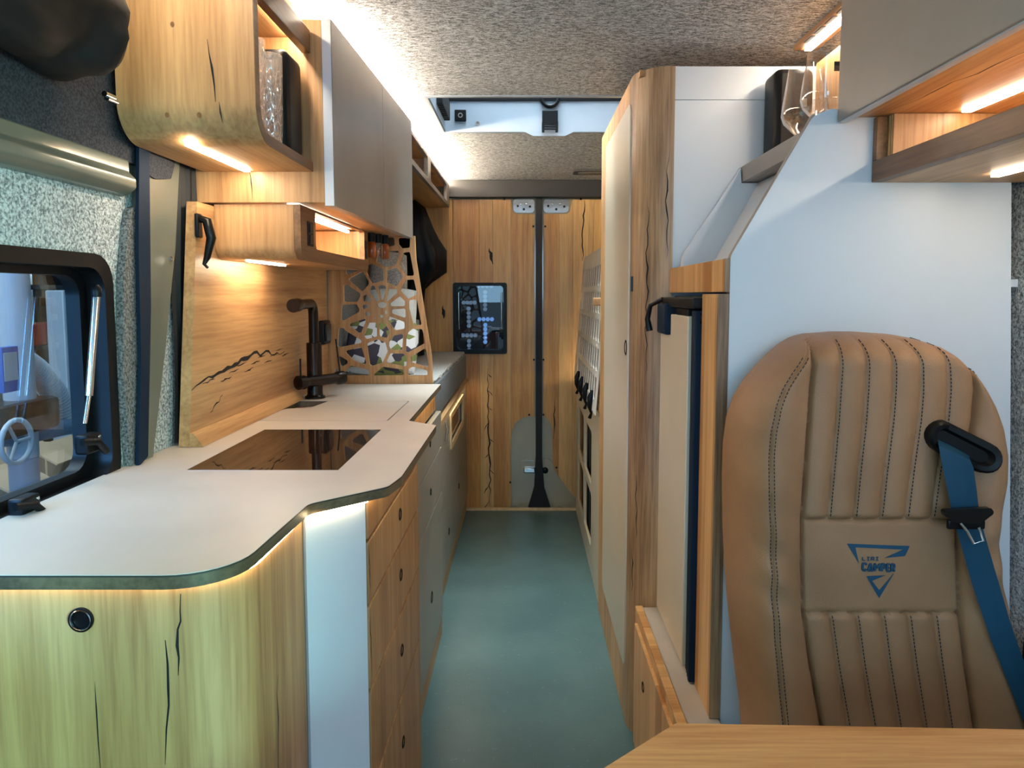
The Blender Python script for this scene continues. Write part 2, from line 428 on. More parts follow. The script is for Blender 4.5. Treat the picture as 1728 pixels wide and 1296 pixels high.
# painted cross rail, dark felt above it, pillar
def wallpoly(name, pix, x0, x1, mat, xs=None, r=.0, **kw):
    return obj(name, plate('x', [rounded(trace(pix, x=xs or x1), r)], x0, x1), mat, **kw)
bm = NB()
prof = [(-.735, 1.385), (-.715, 1.39), (-.700, 1.402), (-.700, 1.418), (-.712, 1.43), (-.712, 1.452), (-.735, 1.456)]
plate('y', [rounded(prof, .006, 3)], .3, 1.302, bm); struct('trim_1', bm, 'painted_metal')
struct('trim_2', plate('x', [trace([(700, 0)], x=-.5) and rect(.3, 1.44, 1.45, 1.74, .02)], -.735, -.718), 'dark_felt')
pl = obj('body_pillar', plate('x', [rounded(trace([(236, 240), (304, 252), (296, 420), (278, 600), (256, 790), (225, 800), (236, 520)], x=-.715), .01)], -.74, -.715), 'painted_metal', label='grey painted steel body pillar beside the sliding door window', cat='pillar')
obj('bolt', lathe(NB(), [(.006, 0), (.005, .004), (.0002, .005)], P(288, 437, x=-.714), 'x', 14), 'chrome', pl)
obj('felt_insert', plate('x', [rounded(trace([(244, 235), (298, 262), (288, 302), (262, 302), (244, 292)], x=-.712), .008)], -.716, -.711), 'dark_felt', pl)
wallpoly('felt_strip', [(222, 352), (240, 345), (238, 770), (222, 792), (208, 640), (209, 470), (217, 380)], -.728, -.715, 'grey_felt', r=.004, label='dark grey felt strip along the door pillar', cat='trim strip')
wallpoly('pillar_strap', [(235, 238), (252, 242), (255, 520), (250, 770), (234, 788), (238, 600), (234, 420)], -.71, -.704, 'navy_web', r=.002, label='dark navy webbing strap hanging down the pillar', cat='strap')
# gathered dark curtain between pillar and backsplash
bm = NB(); n = 26; rows = 16; G = []
for j in range(rows+1):
    z = .905+(1.50-.905)*j/rows; row = []
    for i in range(n+1):
        y = 1.475+.155*i/n - .05*(1-j/rows)*(1-i/n)*.6
        row.append(bm.verts.new((-.7215+.005*math.sin(i*1.5+.4*math.sin(j*.5))+.002*math.sin(i*.6+j*.3), y, z)))
    G.append(row)
for j in range(rows):
    for i in range(n): bm.faces.new((G[j][i], G[j][i+1], G[j+1][i+1], G[j+1][i]))
bmesh.ops.solidify(bm, geom=bm.faces[:], thickness=.003)
obj('side_curtain', bm, 'black_fabric', label='gathered black curtain between the pillar and the oak backsplash', cat='curtain')
# rolled blind above the door window
bm = NB(); pts = []; rs = []
for i in range(71):
    y = .35+i*.0111; pts.append((-.675+.006*math.sin(i*.18), y, 1.606+.018*i/70+.006*math.sin(i*.34))); rs.append(.088+.006*math.sin(i*.22))
rs[-3:] = [.082, .074, .05]; tube(bm, pts, rs, 48)
for q in bm.verts: q.co += Vector((noise.noise(q.co*9), 0, noise.noise(q.co*9+Vector((5, 0, 0)))))*.012 + Vector((1, 0, -.6))*(abs(noise.noise(Vector((q.co.x*16, q.co.y*7, q.co.z*22))))*.022)
rb = obj('rolled_blind', bm, 'black_fabric', label='bulky rolled black fabric blind above the door window', cat='blind')
for k in (0, 1): obj('strap_buckle', tube(NB(), [P(176+k*4, 158+k*7, x=-.66), P(192+k*4, 165+k*7, x=-.66)], .0045, 10), 'chrome', rb)
# ------------------------------------------------------------------ roof hatch
h = thing('roof_hatch', 'pale blue grey roof hatch frame recessed in the woven ceiling', 'roof hatch', ((HX0+HX1)/2, (HY0+HY1)/2, CEIL))
obj('frame', plate('z', [rect(HX0-.012, HX1+.012, HY0-.012, HY1+.012, .012), rect(HX0+.004, HX1-.004, HY0+.004, HY1-.004, .01)], CEIL-.004, CEIL), 'hatch_frame', h)
fw = obj('far_side', plate('y', [rounded([(HX0, CEIL-.002), (.00, CEIL-.002), (.035, CEIL-.018), (.155, CEIL-.018), (.19, CEIL-.002), (HX1, CEIL-.002), (HX1, CEIL+.15), (HX0, CEIL+.15)], .004)], HY1-.006, HY1+.004), 'hatch_frame', h)
obj('near_side', box(HX0, HX1, HY0-.004, HY0+.006, CEIL, CEIL+.15, .001), 'hatch_frame', h)
for x in (HX0, HX1-.008): obj('cheek', box(x, x+.008, HY0, HY1, CEIL, CEIL+.15, .001), 'hatch_frame', h)
for i in range(9): obj('blind_pleat', box(HX0+.006, HX0+.03, HY0+.20+i*.028, HY0+.218+i*.028, CEIL+.03, CEIL+.10, .003), 'black_fabric', h)
obj('roof_pane', box(HX0-.01, HX1+.01, HY0-.01, HY1+.01, CEIL+.15, CEIL+.16, .001), 'pane_glass', h)
obj('seal', box(HX0, HX1, HY1-.010, HY1-.005, CEIL+.112, CEIL+.125, .001), 'black_plastic', h)
p = P(777, 195, y=HY1-.008)
sw = obj('switch', box(p.x-.022, p.x+.022, p.y-.004, p.y+.002, p.z-.022, p.z+.022, .003), 'black_plastic', h)
obj('switch_ring', lathe(NB(), [(.009, 0), (.009, -.004), (.006, -.004), (.006, 0)], (p.x, p.y-.003, p.z), 'y', 20, True), 'grey_laminate', sw)
p = P(806, 208, y=HY1-.008)
obj('screw', lathe(NB(), [(.008, 0), (.008, -.003), (.005, -.003), (.004, -.001), (.0002, -.001)], p, 'y', 18), 'grey_laminate', h)
p = P(928, 165, y=HY1-.012)
obj('pull_ring', tube(NB(), [(p.x+.032*math.cos(k*.35), p.y, p.z+.032*math.sin(k*.35)) for k in range(19)], .008, 10), 'black_plastic', h)
p = P(928, 206, y=HY1-.012); bm = box(p.x-.030, p.x+.030, p.y-.012, p.y, p.z-.01, p.z+.042, .003)
for s in (-1, 1): bx(bm, p.x+s*.026-.005, p.x+s*.026+.005, p.y-.012, p.y, p.z-.040, p.z, .002)
for k in range(3): bx(bm, p.x-.024, p.x+.024, p.y-.012, p.y-.004, p.z-.012-.009*k, p.z-.008-.009*k, 0)
obj('latch', bm, 'black_plastic', h)
# interior light by the rear doors
p = P(1004, 288, z=CEIL)
cl = obj('ceiling_light', plate('z', [rect(p.x-.11, p.x+.16, p.y-.06, p.y+.06, .03), rect(p.x-.085, p.x+.16-.025, p.y-.035, p.y+.035, .02)], CEIL-.012, CEIL), 'chrome', label='slim silver edged reading light on the ceiling near the rear doors', cat='ceiling light')
obj('lens', box(p.x-.085, p.x+.135, p.y-.035, p.y+.035, CEIL-.006, CEIL-.001, .001), 'grey_laminate', cl)
# ------------------------------------------------------------------ rear doors
RY = 3.97
struct('trim_3', box(-.55, .55, 3.925, RY, 1.742, CEIL, .004), 'dark_beam')
struct('wall_rear', box(-.75, .97, 4.045, 4.06, -.1, CEIL+.02, 0) if False else plate('y', [rect(-.78, .97, -.12, CEIL+.02), rect(-.385, -.11, .895, 1.265, .02)], 4.045, 4.06), 'door_metal')
struct('trim_4', box(-.335, .31, 3.92, 3.945, -.02, .012, .002), 'birch')
def board(parent, poly, shade=0):
    return obj('plank', plate('y', [poly], RY, RY+.0175), 'oak_door', parent)
d1 = struct('door_1', plate('y', [[(-.75, -.06), (.066, -.06), (.066, 1.74), (-.75, 1.74)], rect(-.39, -.105, .888, 1.273, .02)], RY+.018, RY+.045), 'door_metal')
board(d1, rect(-.745, -.5465, .004, 1.735, .003)); board(d1, [(-.545, .004), (-.396, .004), (-.396, 1.735), (-.545, 1.735)])
board(d1, rect(-.394, -.2505, .004, .884, .002)); board(d1, rect(-.394, -.2505, 1.277, 1.735, .002))
board(d1, rect(-.249, -.1745, .004, .884, .002)); board(d1, rect(-.249, -.1745, 1.277, 1.735, .002))
board(d1, rounded([(-.173, .004), (-.0765, .004, .02), (-.0765, 1.735), (-.173, 1.735), (-.173, 1.277), (-.098, 1.277), (-.098, .884), (-.173, .884)], 0))
board(d1, [(-.075, .40), (-.068, .455), (-.045, .497), (-.01, .52), (.03, .527), (.056, .527), (.056, 1.655), (-.04, 1.655), (-.062, 1.668), (-.068, 1.69), (-.075, 1.735)])
d2 = struct('door_2', plate('y', [[(.094, -.06), (.95, -.06), (.95, 1.74), (.094, 1.74)]], RY+.018, RY+.045), 'door_metal')
board(d2, [(.106, .527), (.125, .52), (.147, .49), (.158, .44), (.161, .26), (.168, .225), (.1915, .188), (.1915, 1.655), (.106, 1.655)])
board(d2, [(.193, .186), (.2675, .084), (.2675, 1.735), (.258, 1.70), (.25, 1.67), (.235, 1.656), (.193, 1.655)])
board(d2, [(.269, .082), (.33, .01), (.3815, .004), (.3815, 1.735), (.269, 1.735)])
board(d2, rect(.383, .55, .004, 1.735, .002))
for u, v_ in ((851, 336), (900, 382), (901, 607), (893, 700), (861, 814), (980, 336)): 
    p = P(u, v_, y=RY); obj('screw_cap', lathe(NB(), [(.006, 0), (.0055, -.002), (.0002, -.0025)], p, 'y', 14), 'black_plastic', d1 if u < 905 else d2)
for u, v_ in ((920, 382), (917, 607), (917, 700), (939, 789)):
    p = P(u, v_, y=RY); obj('screw_cap', lathe(NB(), [(.006, 0), (.0055, -.002), (.0002, -.0025)], p, 'y', 14), 'black_plastic', d2)
pts = wander((-.205, .80), (-.195, .01), 26, .006); crack(d1, pts, .0042, 'y', RY-.0006)
for k in range(9):
    q = pts[3*k+1] if 3*k+1 < len(pts) else pts[-2]
    crack(d1, wander(q, (q[0]+random.choice((-1, 1))*random.uniform(.02, .035), q[1]-random.uniform(.01, .05)), 4, .003), .0022, 'y', RY-.0006)
crack(d1, wander((-.195, 1.47), (-.175, 1.38), 6, .004), .007, 'y', RY-.0006)
crack(d1, wander((-.455, 1.15), (-.45, 1.08), 5, .004), .007, 'y', RY-.0006)
p1 = wander((.33, 1.73), (.32, 1.40), 12, .006); crack(d2, p1, .004, 'y', RY-.0006)
crack(d2, wander((.17, .62), (.165, .40), 8, .004), .003, 'y', RY-.0006)
# seal between the doors: narrow above, flaring out at the sill
obj('door_seal', plate('y', [[(.062, 1.742), (.098, 1.742), (.100, .30), (.112, .12), (.15, .0), (.02, .0), (.055, .12), (.064, .30)]], RY-.014, RY+.03), 'black_fabric', d1)
obj('lock_plate', plate('y', [rounded([(-.02, .27), (.06, .27), (.06, .17), (-.02, .17)], .01)], RY+.008, RY+.02), 'door_metal', d1)
lk = obj('lock_catch', box(-.005, .06, RY-.012, RY+.012, .205, .235, .005), 'chrome', d1)
obj('lock_cover', plate('y', [circ(.125, .22, .045, .065, 22)], RY+.004, RY+.02), 'door_metal', d2)
obj('lock_knob', lathe(NB(), [(.018, 0), (.017, -.012), (.012, -.016), (.0002, -.017)], (.118, RY+.006, .218), 'y', 18), 'black_plastic', d2)
for x0, x1, dd in ((-.062, .055, d1), (.106, .245, d2)):
    hp = obj('hinge_plate', plate('y', [rect(x0, x1, 1.664, 1.74, .02)], RY+.006, RY+.017), 'chrome', dd)
    for k in range(5): obj('bolt', lathe(NB(), [(.007, 0), (.006, -.006), (.0002, -.007)], (x0+.025+(x1-x0-.05)*k/4, RY+.006, 1.70+.018*math.sin(k*2.4)), 'y', 12), 'chrome' if k % 2 else 'black_metal', hp)
obj('sill_bolt', lathe(NB(), [(.025, 0), (.022, .008), (.012, .012), (.0002, .013)], (-.055, RY-.01, 0.0), 'z', 18), 'chrome', d1)
obj('sill_bolt', lathe(NB(), [(.02, 0), (.018, .008), (.010, .012), (.0002, .013)], (.20, RY-.01, 0.0), 'z', 18), 'chrome', d2)
# rear window: black frame standing on the planks, dark pane
w2 = struct('window_2', plate('y', [rect(-.397, -.097, .882, 1.279, .014), rect(-.375, -.118, .905, 1.262, .02)], RY-.012, RY+.046), 'black_plastic')
obj('pane', plate('y', [rect(-.382, -.112, .898, 1.268, .01)], RY+.030, RY+.036), 'dark_glass', w2)
for x in (-.366, -.128):
    g_ = obj('gas_strut', tube(NB(), [(x, RY-.006, 1.225), (x, RY-.006, 1.07)], .0042, 10), 'chrome', w2)
    obj('rod', tube(NB(), [(x, RY-.006, 1.07), (x+.003, RY-.006, 1.02)], .0022, 8), 'chrome', g_)
    ct = obj('window_catch', box(x-.012, x+.014, RY-.014, RY+.004, .975, 1.02, .004), 'black_plastic', w2)
    obj('lever', tube(NB(), [(x, RY-.014, 1.0), (x+.004, RY-.022, .985), (x+.004, RY-.02, .965)], .005, 8), 'black_plastic', ct)
# ------------------------------------------------------------------ worktop
ZC = .90
WT = [(-.728, .768, 0), (-.330, .768, .075), (-.322, 1.04, .03), (-.222, 1.135, .03), (-.211, 1.20, .05), (-.211, 1.68, .006), (-.286, 1.742, .004), (-.292, 2.47, .004), (-.728, 2.47, 0)]
wt_o = rounded(WT, .01, 8)
SK = (-.667, -.338, 1.742, 2.07)
wt = thing('kitchen_worktop', 'taupe laminate kitchen worktop with stepped rounded front edge and dark wood edging', 'worktop', (-.48, 1.6, ZC-.02))
obj('laminate', plate('z', [wt_o, rect(*SK, .004)], ZC-.0008, ZC), 'taupe_laminate', wt)
obj('laminate_core', plate('z', [wt_o, rect(*SK, .004)], ZC-.003, ZC-.0008), 'core_dark', wt)
obj('edge_band', plate('z', [wt_o, rect(*SK, .004)], ZC-.017, ZC-.003), 'oak_edge', wt)
lid = rounded([(SK[0]+.003, SK[2]+.0035), (SK[1]-.003, SK[2]+.0035), (SK[1]-.003, SK[3]-.003), (-.575, SK[3]-.003, .004), (-.590, 1.955, .04), (-.650, 1.93, .02), (SK[0]+.003, 1.90, .004)], .003)
obj('sink_cover', plate('z', [lid], ZC-.014, ZC), 'taupe_laminate', label='taupe sink cover let flush into the worktop with a finger notch', cat='sink cover')
sb = obj('sink_basin', plate('z', [rect(SK[0]-.004, SK[1]+.004, SK[2]-.004, SK[3]+.004, .004), rect(SK[0]+.008, SK[1]-.008, SK[2]+.008, SK[3]-.008, .02)], ZC-.14, ZC-.0175), 'sink_lining', label='brown sink basin under the flush cover behind the hob', cat='sink')
obj('bottom', box(SK[0]-.004, SK[1]+.004, SK[2]-.004, SK[3]+.004, ZC-.15, ZC-.14, .001), 'sink_lining', sb)
hob = obj('induction_hob', box(-.60, -.331, 1.243, 1.624, ZC-.0005, ZC+.0004, 0), 'hob_glass', label='glossy black glass hob lying on the taupe worktop', cat='hob')
# tap
FX, FY = -.632, 2.13
tp = thing('kitchen_tap', 'dark bronze tap with angular spout and two side levers on the worktop', 'tap', (FX, FY, ZC))
obj('base', lathe(NB(), [(.030, 0), (.030, .006), (.024, .010), (.0225, .014), (.0225, .165), (.021, .168), (.0002, .168)], (FX, FY, ZC), 'z', 28), 'bronze_metal', tp)
pts = [(FX, FY, ZC+.165), (FX, FY, ZC+.255)] + [(FX, FY-.03+.03*math.cos(a), ZC+.255+.03*math.sin(a)) for a in (math.pi/2*k/6 for k in range(1, 7))] + [(FX, FY-.135, ZC+.283)]
sp_ = obj('spout', tube(NB(), pts, .0145, 20), 'bronze_metal', tp)
obj('spray_head', tube(NB(), [(FX, FY-.128, ZC+.2835), (FX, FY-.15, ZC+.2825), (FX, FY-.182, ZC+.281)], [.0165, .019, .019], 22), 'bronze_metal', sp_)
obj('cross_body', tube(NB(), [(FX-.015, FY-.055, ZC+.055), (FX+.055, FY+.05, ZC+.055)], .0165, 18), 'bronze_metal', tp)
for s, (hx, hy), L in ((-1, (FX-.015, FY-.055), .05), (1, (FX+.055, FY+.05), .10)):
    d = Vector((.07, .105, 0)).normalized()*s
    c0 = Vector((hx, hy, ZC+.055))
    hd = obj('handle', tube(NB(), [c0-d*.01, c0+d*.002, c0+d*.022, c0+d*.024], [.0165, .021, .021, .018], 20), 'bronze_metal', tp)
    obj('lever', tube(NB(), [c0+d*.012+Vector((0, 0, .01)), c0+d*.012+Vector((-.012 if s > 0 else 0, 0, .02+L))], .0026, 8), 'bronze_metal', hd)
# ------------------------------------------------------------------ oak end cabinet of the kitchen
kc = thing('kitchen_end_cabinet', 'oak kitchen end cabinet with rounded corner and round lock facing the table', 'cabinet', (-.53, .95, 0))
path = [(-.728, .800), (-.40, .800)] + arc(-.40, .865, .065, -math.pi/2, -.05, 10)[1:] + [(-.334, 1.045)]
fp = obj('front_panel', plate('z', [strip(path, .018)], 0.0, ZC-.0175), 'oak_vertical', kc)
obj('inner_carcass', box(-.728, -.36, 1.05, 1.066, 0.0, ZC-.02, 0), 'oak_vertical', kc)
p = P(138, 1045, y=.7995)
lk = obj('round_lock', lathe(NB(), [(.0145, 0), (.0145, -.003), (.0125, -.0035), (.011, -.0015), (.0105, .006), (.0002, .006)], p, 'y', 32), 'black_plastic', kc)
obj('rim', lathe(NB(), [(.0125, -.0034), (.0118, -.0042), (.0108, -.003), (.0112, -.001)], p, 'y', 32, True), 'chrome', lk)
sp = obj('white_panel', plate('z', [[(-.333, 1.046), (-.328, 1.041), (-.258, 1.128), (-.262, 1.136), (-.345, 1.06)]], 0.0, ZC-.0175), 'white_laminate', kc)
ledp = [(-.725, .7985), (-.40, .7985)] + arc(-.40, .865, .0665, -math.pi/2, -.05, 10)[1:] + [(-.3325, 1.03)]
obj('led_strip', plate('z', [strip(ledp, -.0045)], ZC-.0215, ZC-.0180), 'led_edge', kc)
def fpt(u, v_): q = P(u, v_, y=.7995); return (q.x, q.z)
crack(kc, [fpt(305, 1002), fpt(304, 1030), fpt(305, 1048), fpt(300, 1062), fpt(299, 1090), fpt(302, 1110), fpt(301, 1140)], .0016, 'y', .7993)
crack(kc, [fpt(279, 1080), fpt(283, 1120), fpt(284, 1160), fpt(285, 1190), fpt(281, 1230), fpt(279, 1290)], .0014, 'y', .7993)
crack(kc, [fpt(160, 1150), fpt(163, 1200), fpt(166, 1250), fpt(171, 1310)], .0007, 'y', .7993)
def spt(u, v_): q = P(u, v_, x=-.3335); return (q.y, q.z)
crack(kc, [spt(468, 1140), spt(466, 1170), spt(469, 1210), spt(468, 1290), spt(470, 1330)], .0011, 'x', -.3325)
# oak drawer stack
DX = -.256
dc = thing('oak_drawer_unit', 'oak drawer stack with five fronts and black finger pulls beside the aisle', 'drawer unit', (-.42, 1.41, 0))
obj('carcass', box(-.62, DX-.018, 1.14, 1.68, 0.0, ZC-.03, .001), 'oak_vertical', dc)
zs = [.878, .808, .698, .552, .375, .03]
for i in range(5):
    dr = obj('drawer', box(DX-.018, DX, 1.138, 1.684, zs[i+1]+.0022, zs[i]-.0022, .003), 'oak_vertical', dc)
    if i: pull(dr, 'x', 1, (DX, 1.43, (zs[i]+zs[i+1])/2-.002 + (.01 if i < 4 else .07)), .013)
    if i in (1, 2):
        y0 = 1.142; crack(dr, wander((y0, zs[i]-.008), (y0+.004, zs[i+1]+.02), 9, .003), .0016, 'x', DX+.0003)
led(dc, DX+.006, DX+.011, 1.135, 1.68, ZC-.0215, ZC-.0180, 'led_edge')
obj('led_strip', plate('z', [[(-.327, 1.036), (-.255, 1.123), (-.251, 1.119), (-.323, 1.032)]], ZC-.0215, ZC-.018), 'led_edge', kc)
# grey drawer unit under the sink
GX = -.292
gu = thing('grey_drawer_unit', 'grey laminate drawer unit under the sink with black finger pulls', 'drawer unit', (-.5, 2.08, 0))
obj('carcass', plate('x', [rect(1.69, 2.47, .07, ZC-.16)], -.72, GX-.018), 'grey_front', gu)
obj('side_board', box(-.72, GX-.018, 1.69, 1.706, ZC-.16, ZC-.0175, .001), 'oak_along', gu)
obj('top_rail', box(GX-.036, GX-.020, 1.69, 2.466, .810, ZC-.0175, .001), 'oak_staves', gu)
zs = [.808, .680, .520, .075]
for i in range(3):
    dr = obj('drawer', box(GX-.018, GX, 1.695, 2.466, zs[i+1]+.002, zs[i]-.002, .002), 'grey_front', gu)
    pull(dr, 'x', 1, (GX, 2.17, [.752, .60, .262][i]), [.012, .012, .019][i])
obj('plinth', box(-.70, GX-.004, 1.69, 2.47, 0, .068, .001), 'oak_along', gu)
led(gu, GX-.013, GX-.008, 1.75, 2.46, ZC-.0215, ZC-.018, 'led_edge')
# backsplash board, sill strip, socket, hook
bs = obj('oak_backsplash', plate('x', [[(1.432, ZC+.001), (2.47, ZC+.001), (2.47, 1.405), (1.506, 1.405)]], -.706, -.684), 'oak_along', label='oak splash board with long dark split behind the hob', cat='splashback')
crack(bs, [(1.45, 1.015)] + wander((1.47, 1.022), (1.75, 1.055), 14, .006) + wander((1.77, 1.06), (2.02, 1.05), 12, .008), .0042, 'x', -.6835)
for k in range(12):
    y = 1.50+k*.045; crack(bs, wander((y, 1.022+.012*math.sin(k*2.1)+.03*k/12), (y+.06, 1.026+.012*math.sin(k*2.1)+.03*k/12), 5, .002), .0016, 'x', -.6834)
crack(bs, wander((1.53, .955), (1.60, .985), 6, .004), .0015, 'x', -.6835)
obj('worktop_sill', plate('y', [[(-.684, ZC+.0005), (-.657, ZC+.0005), (-.660, ZC+.006), (-.676, ZC+.028), (-.684, ZC+.028)]], 1.434, 2.10), 'oak_along', label='narrow oak sill strip where the splash board meets the worktop', cat='trim strip')
so = obj('wall_socket', box(-.684, -.666, 2.36, 2.44, 1.045, 1.125, .004), 'black_plastic', label='black socket on the splash board beside the tap', cat='socket')
obj('socket_flap', box(-.667, -.660, 2.37, 2.43, 1.055, 1.115, .003), 'black_metal', so)
p = P(332, 385, x=-.684)
hk = obj('coat_hook', box(-.684, -.676, p.y-.012, p.y+.012, p.z-.02, p.z+.03, .003), 'black_plastic', label='black coat hook at the edge of the splash board', cat='hook')
obj('prong', tube(NB(), [p+Vector((.006, 0, .02)), p+Vector((.022, 0, .015)), p+Vector((.028, .004, -.02)), p+Vector((.018, .004, -.06)), p+Vector((.012, .002, -.075)), p+Vector((.020, .0, -.082))], [.008, .010, .010, .007, .004, .003], 10), 'black_metal', hk)
# ------------------------------------------------------------------ grey overhead cabinet
uc = thing('overhead_cabinet', 'grey fronted overhead cabinet with oak side above the kitchen', 'cabinet', (-.57, 2.03, 1.41))
obj('side_panel', box(-.726, -.437, 1.578, 1.594, 1.412, 1.80, .001), 'oak_vertical', uc)
obj('far_panel', box(-.726, -.42, 2.465, 2.48, 1.412, 1.80, .001), 'oak_vertical', uc)
obj('bottom_panel', plate('z', [[(-.726, 1.594), (-.437, 1.594), (-.408, 2.465), (-.726, 2.465)]], 1.412, 1.427), 'oak_along', uc)
obj('top_panel', plate('z', [[(-.726, 1.594), (-.437, 1.594), (-.408, 2.465), (-.726, 2.465)]], 1.785, 1.80), 'oak_along', uc)
def dx(y): return -.415+.030*(y-1.578)/.902
for y0, y1 in ((1.578, 2.05), (2.053, 2.48)):
    o = obj('door', plate('z', [[(dx(y0)-.021, y0), (dx(y0), y0), (dx(y1), y1), (dx(y1)-.021, y1)]], 1.405, 1.80), 'grey_laminate', uc)
obj('edge_strip', box(-.436, -.4165, 1.5765, 1.578, 1.405, 1.80, 0), 'pale_edge', uc)
led(uc, -.462, -.446, 1.60, 2.47, 1.800, 1.813, 'led_top')
crack(uc, wander((-.60, 1.48), (-.595, 1.415), 5, .002), .0012, 'y', 1.5776)
# ------------------------------------------------------------------ open oak shelf box with glasses
ub = thing('oak_shelf_box', 'bent oak shelf box holding glasses and a speaker above the window', 'shelf', (-.58, 1.41, 1.478))
path = [(1.25, 1.832)] + [(a, b) for a, b in arc(1.315, 1.543, .065, math.pi, 1.5*math.pi, 10)] + [(1.576, 1.478)]
obj('bent_panel', plate('x', [strip(path[:9], .02)], -.70, -.462), 'oak_vertical', ub)
obj('bottom_panel', plate('x', [strip(path[8:], .02)], -.70, -.462), 'oak_along', ub)
obj('front_edge', plate('x', [strip(path, .02)], -.4619, -.4605), 'oak_brown_edge', ub)
obj('back_panel', box(-.70, -.69, 1.27, 1.576, 1.498, 1.832, .001), 'oak_vertical', ub)
obj('top_panel', box(-.69, -.478, 1.27, 1.576, 1.762, 1.776, .001), 'oak_along', ub)
obj('top_rail', box(-.478, -.4605, 1.27, 1.576, 1.728, 1.776, .0015), 'oak_brown_edge', ub)
led(ub, -.602, -.590, 1.285, 1.555, 1.474, 1.479)
led(ub, -.500, -.490, 1.285, 1.565, 1.757, 1.7625)
crack(ub, [(q[0], q[1]) for q in [(P(u, v_, y=1.2499).x, P(u, v_, y=1.2499).z) for u, v_ in ((350, 66), (353, 90), (358, 115), (362, 145), (364, 172))]], .0016, 'y', 1.2492)
crack(ub, [(P(u, v_, y=1.2499).x, P(u, v_, y=1.2499).z) for u, v_ in ((370, 172), (372, 190), (376, 208))], .0011, 'y', 1.2492)
for u, v_ in ((291, 41), (336, 194), (282, 194)):
    q = P(u, v_, y=1.2499); obj('oak_knot', plate('y', [circ(q.x, q.z, .0035, .0045, 9)], 1.2490, 1.2502), 'oak_brown_edge', ub)
def tumbler(x, y, z, label):
    bm = lathe(NB(), [(.0002, 0), (.020, 0), (.0225, .003), (.0245, .05), (.026, .168), (.0235, .168), (.022, .05), (.020, .012), (.0002, .010)], (x, y, z), 'z', 36)
    return obj('tumbler', bm, 'crystal', label=label, cat='glass', group='tall tumblers in the oak shelf box')
tumbler(-.494, 1.318, 1.500, 'tall cut glass tumbler in the oak shelf box, next to the bent oak panel')
tumbler(-.492, 1.405, 1.500, 'tall cut glass tumbler in the oak shelf box, next to the black speaker')
def speaker(x0, x1, y0, y1, z0, z1, label, front):
    o = obj('loudspeaker', box(x0, x1, y0, y1, z0, z1, .018, 5), 'black_plastic', label=label, cat='speaker')
    if front == 'x': obj('grille', box(x1-.001, x1+.003, y0+.012, y1-.012, z0+.012, z1-.012, .002), 'speaker_cloth', o)
    else: obj('grille', box(x0+.014, x1-.014, y0-.003, y0+.001, z0+.014, z1-.014, .002), 'speaker_cloth', o)
speaker(-.66, -.475, 1.465, 1.565, 1.499, 1.705, 'black rounded loudspeaker in the oak shelf box beside the tumblers', 'y')
# LED channel and vent slot at the ceiling above the box
lc = thing('ceiling_led_channel', 'slim lit LED channel with black vent slots above the oak shelf box', 'light', (-.53, 1.3, CEIL))
obj('housing', box(-.545, -.500, .55, 1.64, CEIL-.012, CEIL-.0005, .001), 'oak_brown_edge', lc)
led(lc, -.545, -.530, .56, 1.62, CEIL-.016, CEIL-.011)
for i in range(18): obj('vent_slot', box(-.520, -.508, .62+i*.055, .66+i*.055, CEIL-.0135, CEIL-.0118, 0), 'black_plastic', lc)
# ------------------------------------------------------------------ lower oak box with switches
lb = thing('oak_switch_box', 'low oak niche box with switches and LED strips under the overhead cabinet', 'shelf', (-.6, 1.92, 1.289))
path = [(1.586, 1.409)] + arc(1.616, 1.319, .030, math.pi, 1.5*math.pi, 8) + [(2.265, 1.289)]
obj('bent_panel', plate('x', [strip(path, .014)], -.683, -.509), 'oak_vertical', lb)
obj('front_frame', plate('x', [rounded([(1.587, 1.409, 0), (1.587, 1.289, .03), (2.265, 1.289, .012), (2.265, 1.409, 0)], 0, 8), rounded([(1.70, 1.404, .004), (1.70, 1.318, .012), (2.215, 1.318, .012), (2.215, 1.404, .004)], .004)], -.509, -.494), 'oak_brown_edge', lb)
obj('far_panel', box(-.683, -.509, 2.25, 2.265, 1.303, 1.409, .001), 'oak_vertical', lb)
obj('back_panel', box(-.683, -.675, 1.60, 2.25, 1.303, 1.409, .001), 'oak_along', lb)
for y in (1.655, 2.235):
    s_ = obj('switch_plate', plate('x', [rect(y-.022 if y < 2 else y-.012, y+.022 if y < 2 else y+.012, 1.322, 1.378, .004)], -.4945, -.4925), 'black_plastic', lb)
    for k in (0, 1): obj('rocker', box(-.4927, -.490, y-.010, y+.010, 1.328+k*.025, 1.348+k*.025, .001), 'black_metal', s_)
led(lb, -.63, -.62, 1.62, 1.86, 1.285, 1.290)
led(lb, -.545, -.537, 1.66, 2.20, 1.400, 1.406)
for i, (y, m, nm) in enumerate(((2.30, 'jar_amber', 'tiny spice jar hanging next to the oak switch box'), (2.345, 'thin_glass', 'tiny clear spice jar hanging between two amber jars'), (2.39, 'jar_amber', 'tiny amber spice jar hanging next to the web divider'))):
    j = obj('spice_jar', lathe(NB(), [(.0002, 0), (.013, 0), (.015, .003), (.015, .045), (.011, .05), (.0002, .05)], (-.49+.012*i, y, 1.330), 'z', 18), m, label=nm, cat='jar', group='spice jars under the overhead cabinet')
    obj('lid', lathe(NB(), [(.0002, .05), (.0135, .05), (.0135, .078), (.0002, .0805)], (-.49+.012*i, y, 1.330), 'z', 18), 'black_plastic', j)
sl = obj('reading_light', lathe(NB(), [(.0002, .012), (.024, .012), (.026, .008), (.026, 0), (.022, -.002)], (-.425, 2.515, 1.47), 'z', 24), 'chrome', label='small round reading light at the bed end of the grey overhead cabinet', cat='light')
obj('lens', lathe(NB(), [(.0002, -.0015), (.021, -.0015), (.021, .002), (.0002, .002)], (-.425, 2.515, 1.47), 'z', 24), 'led_spot', sl)
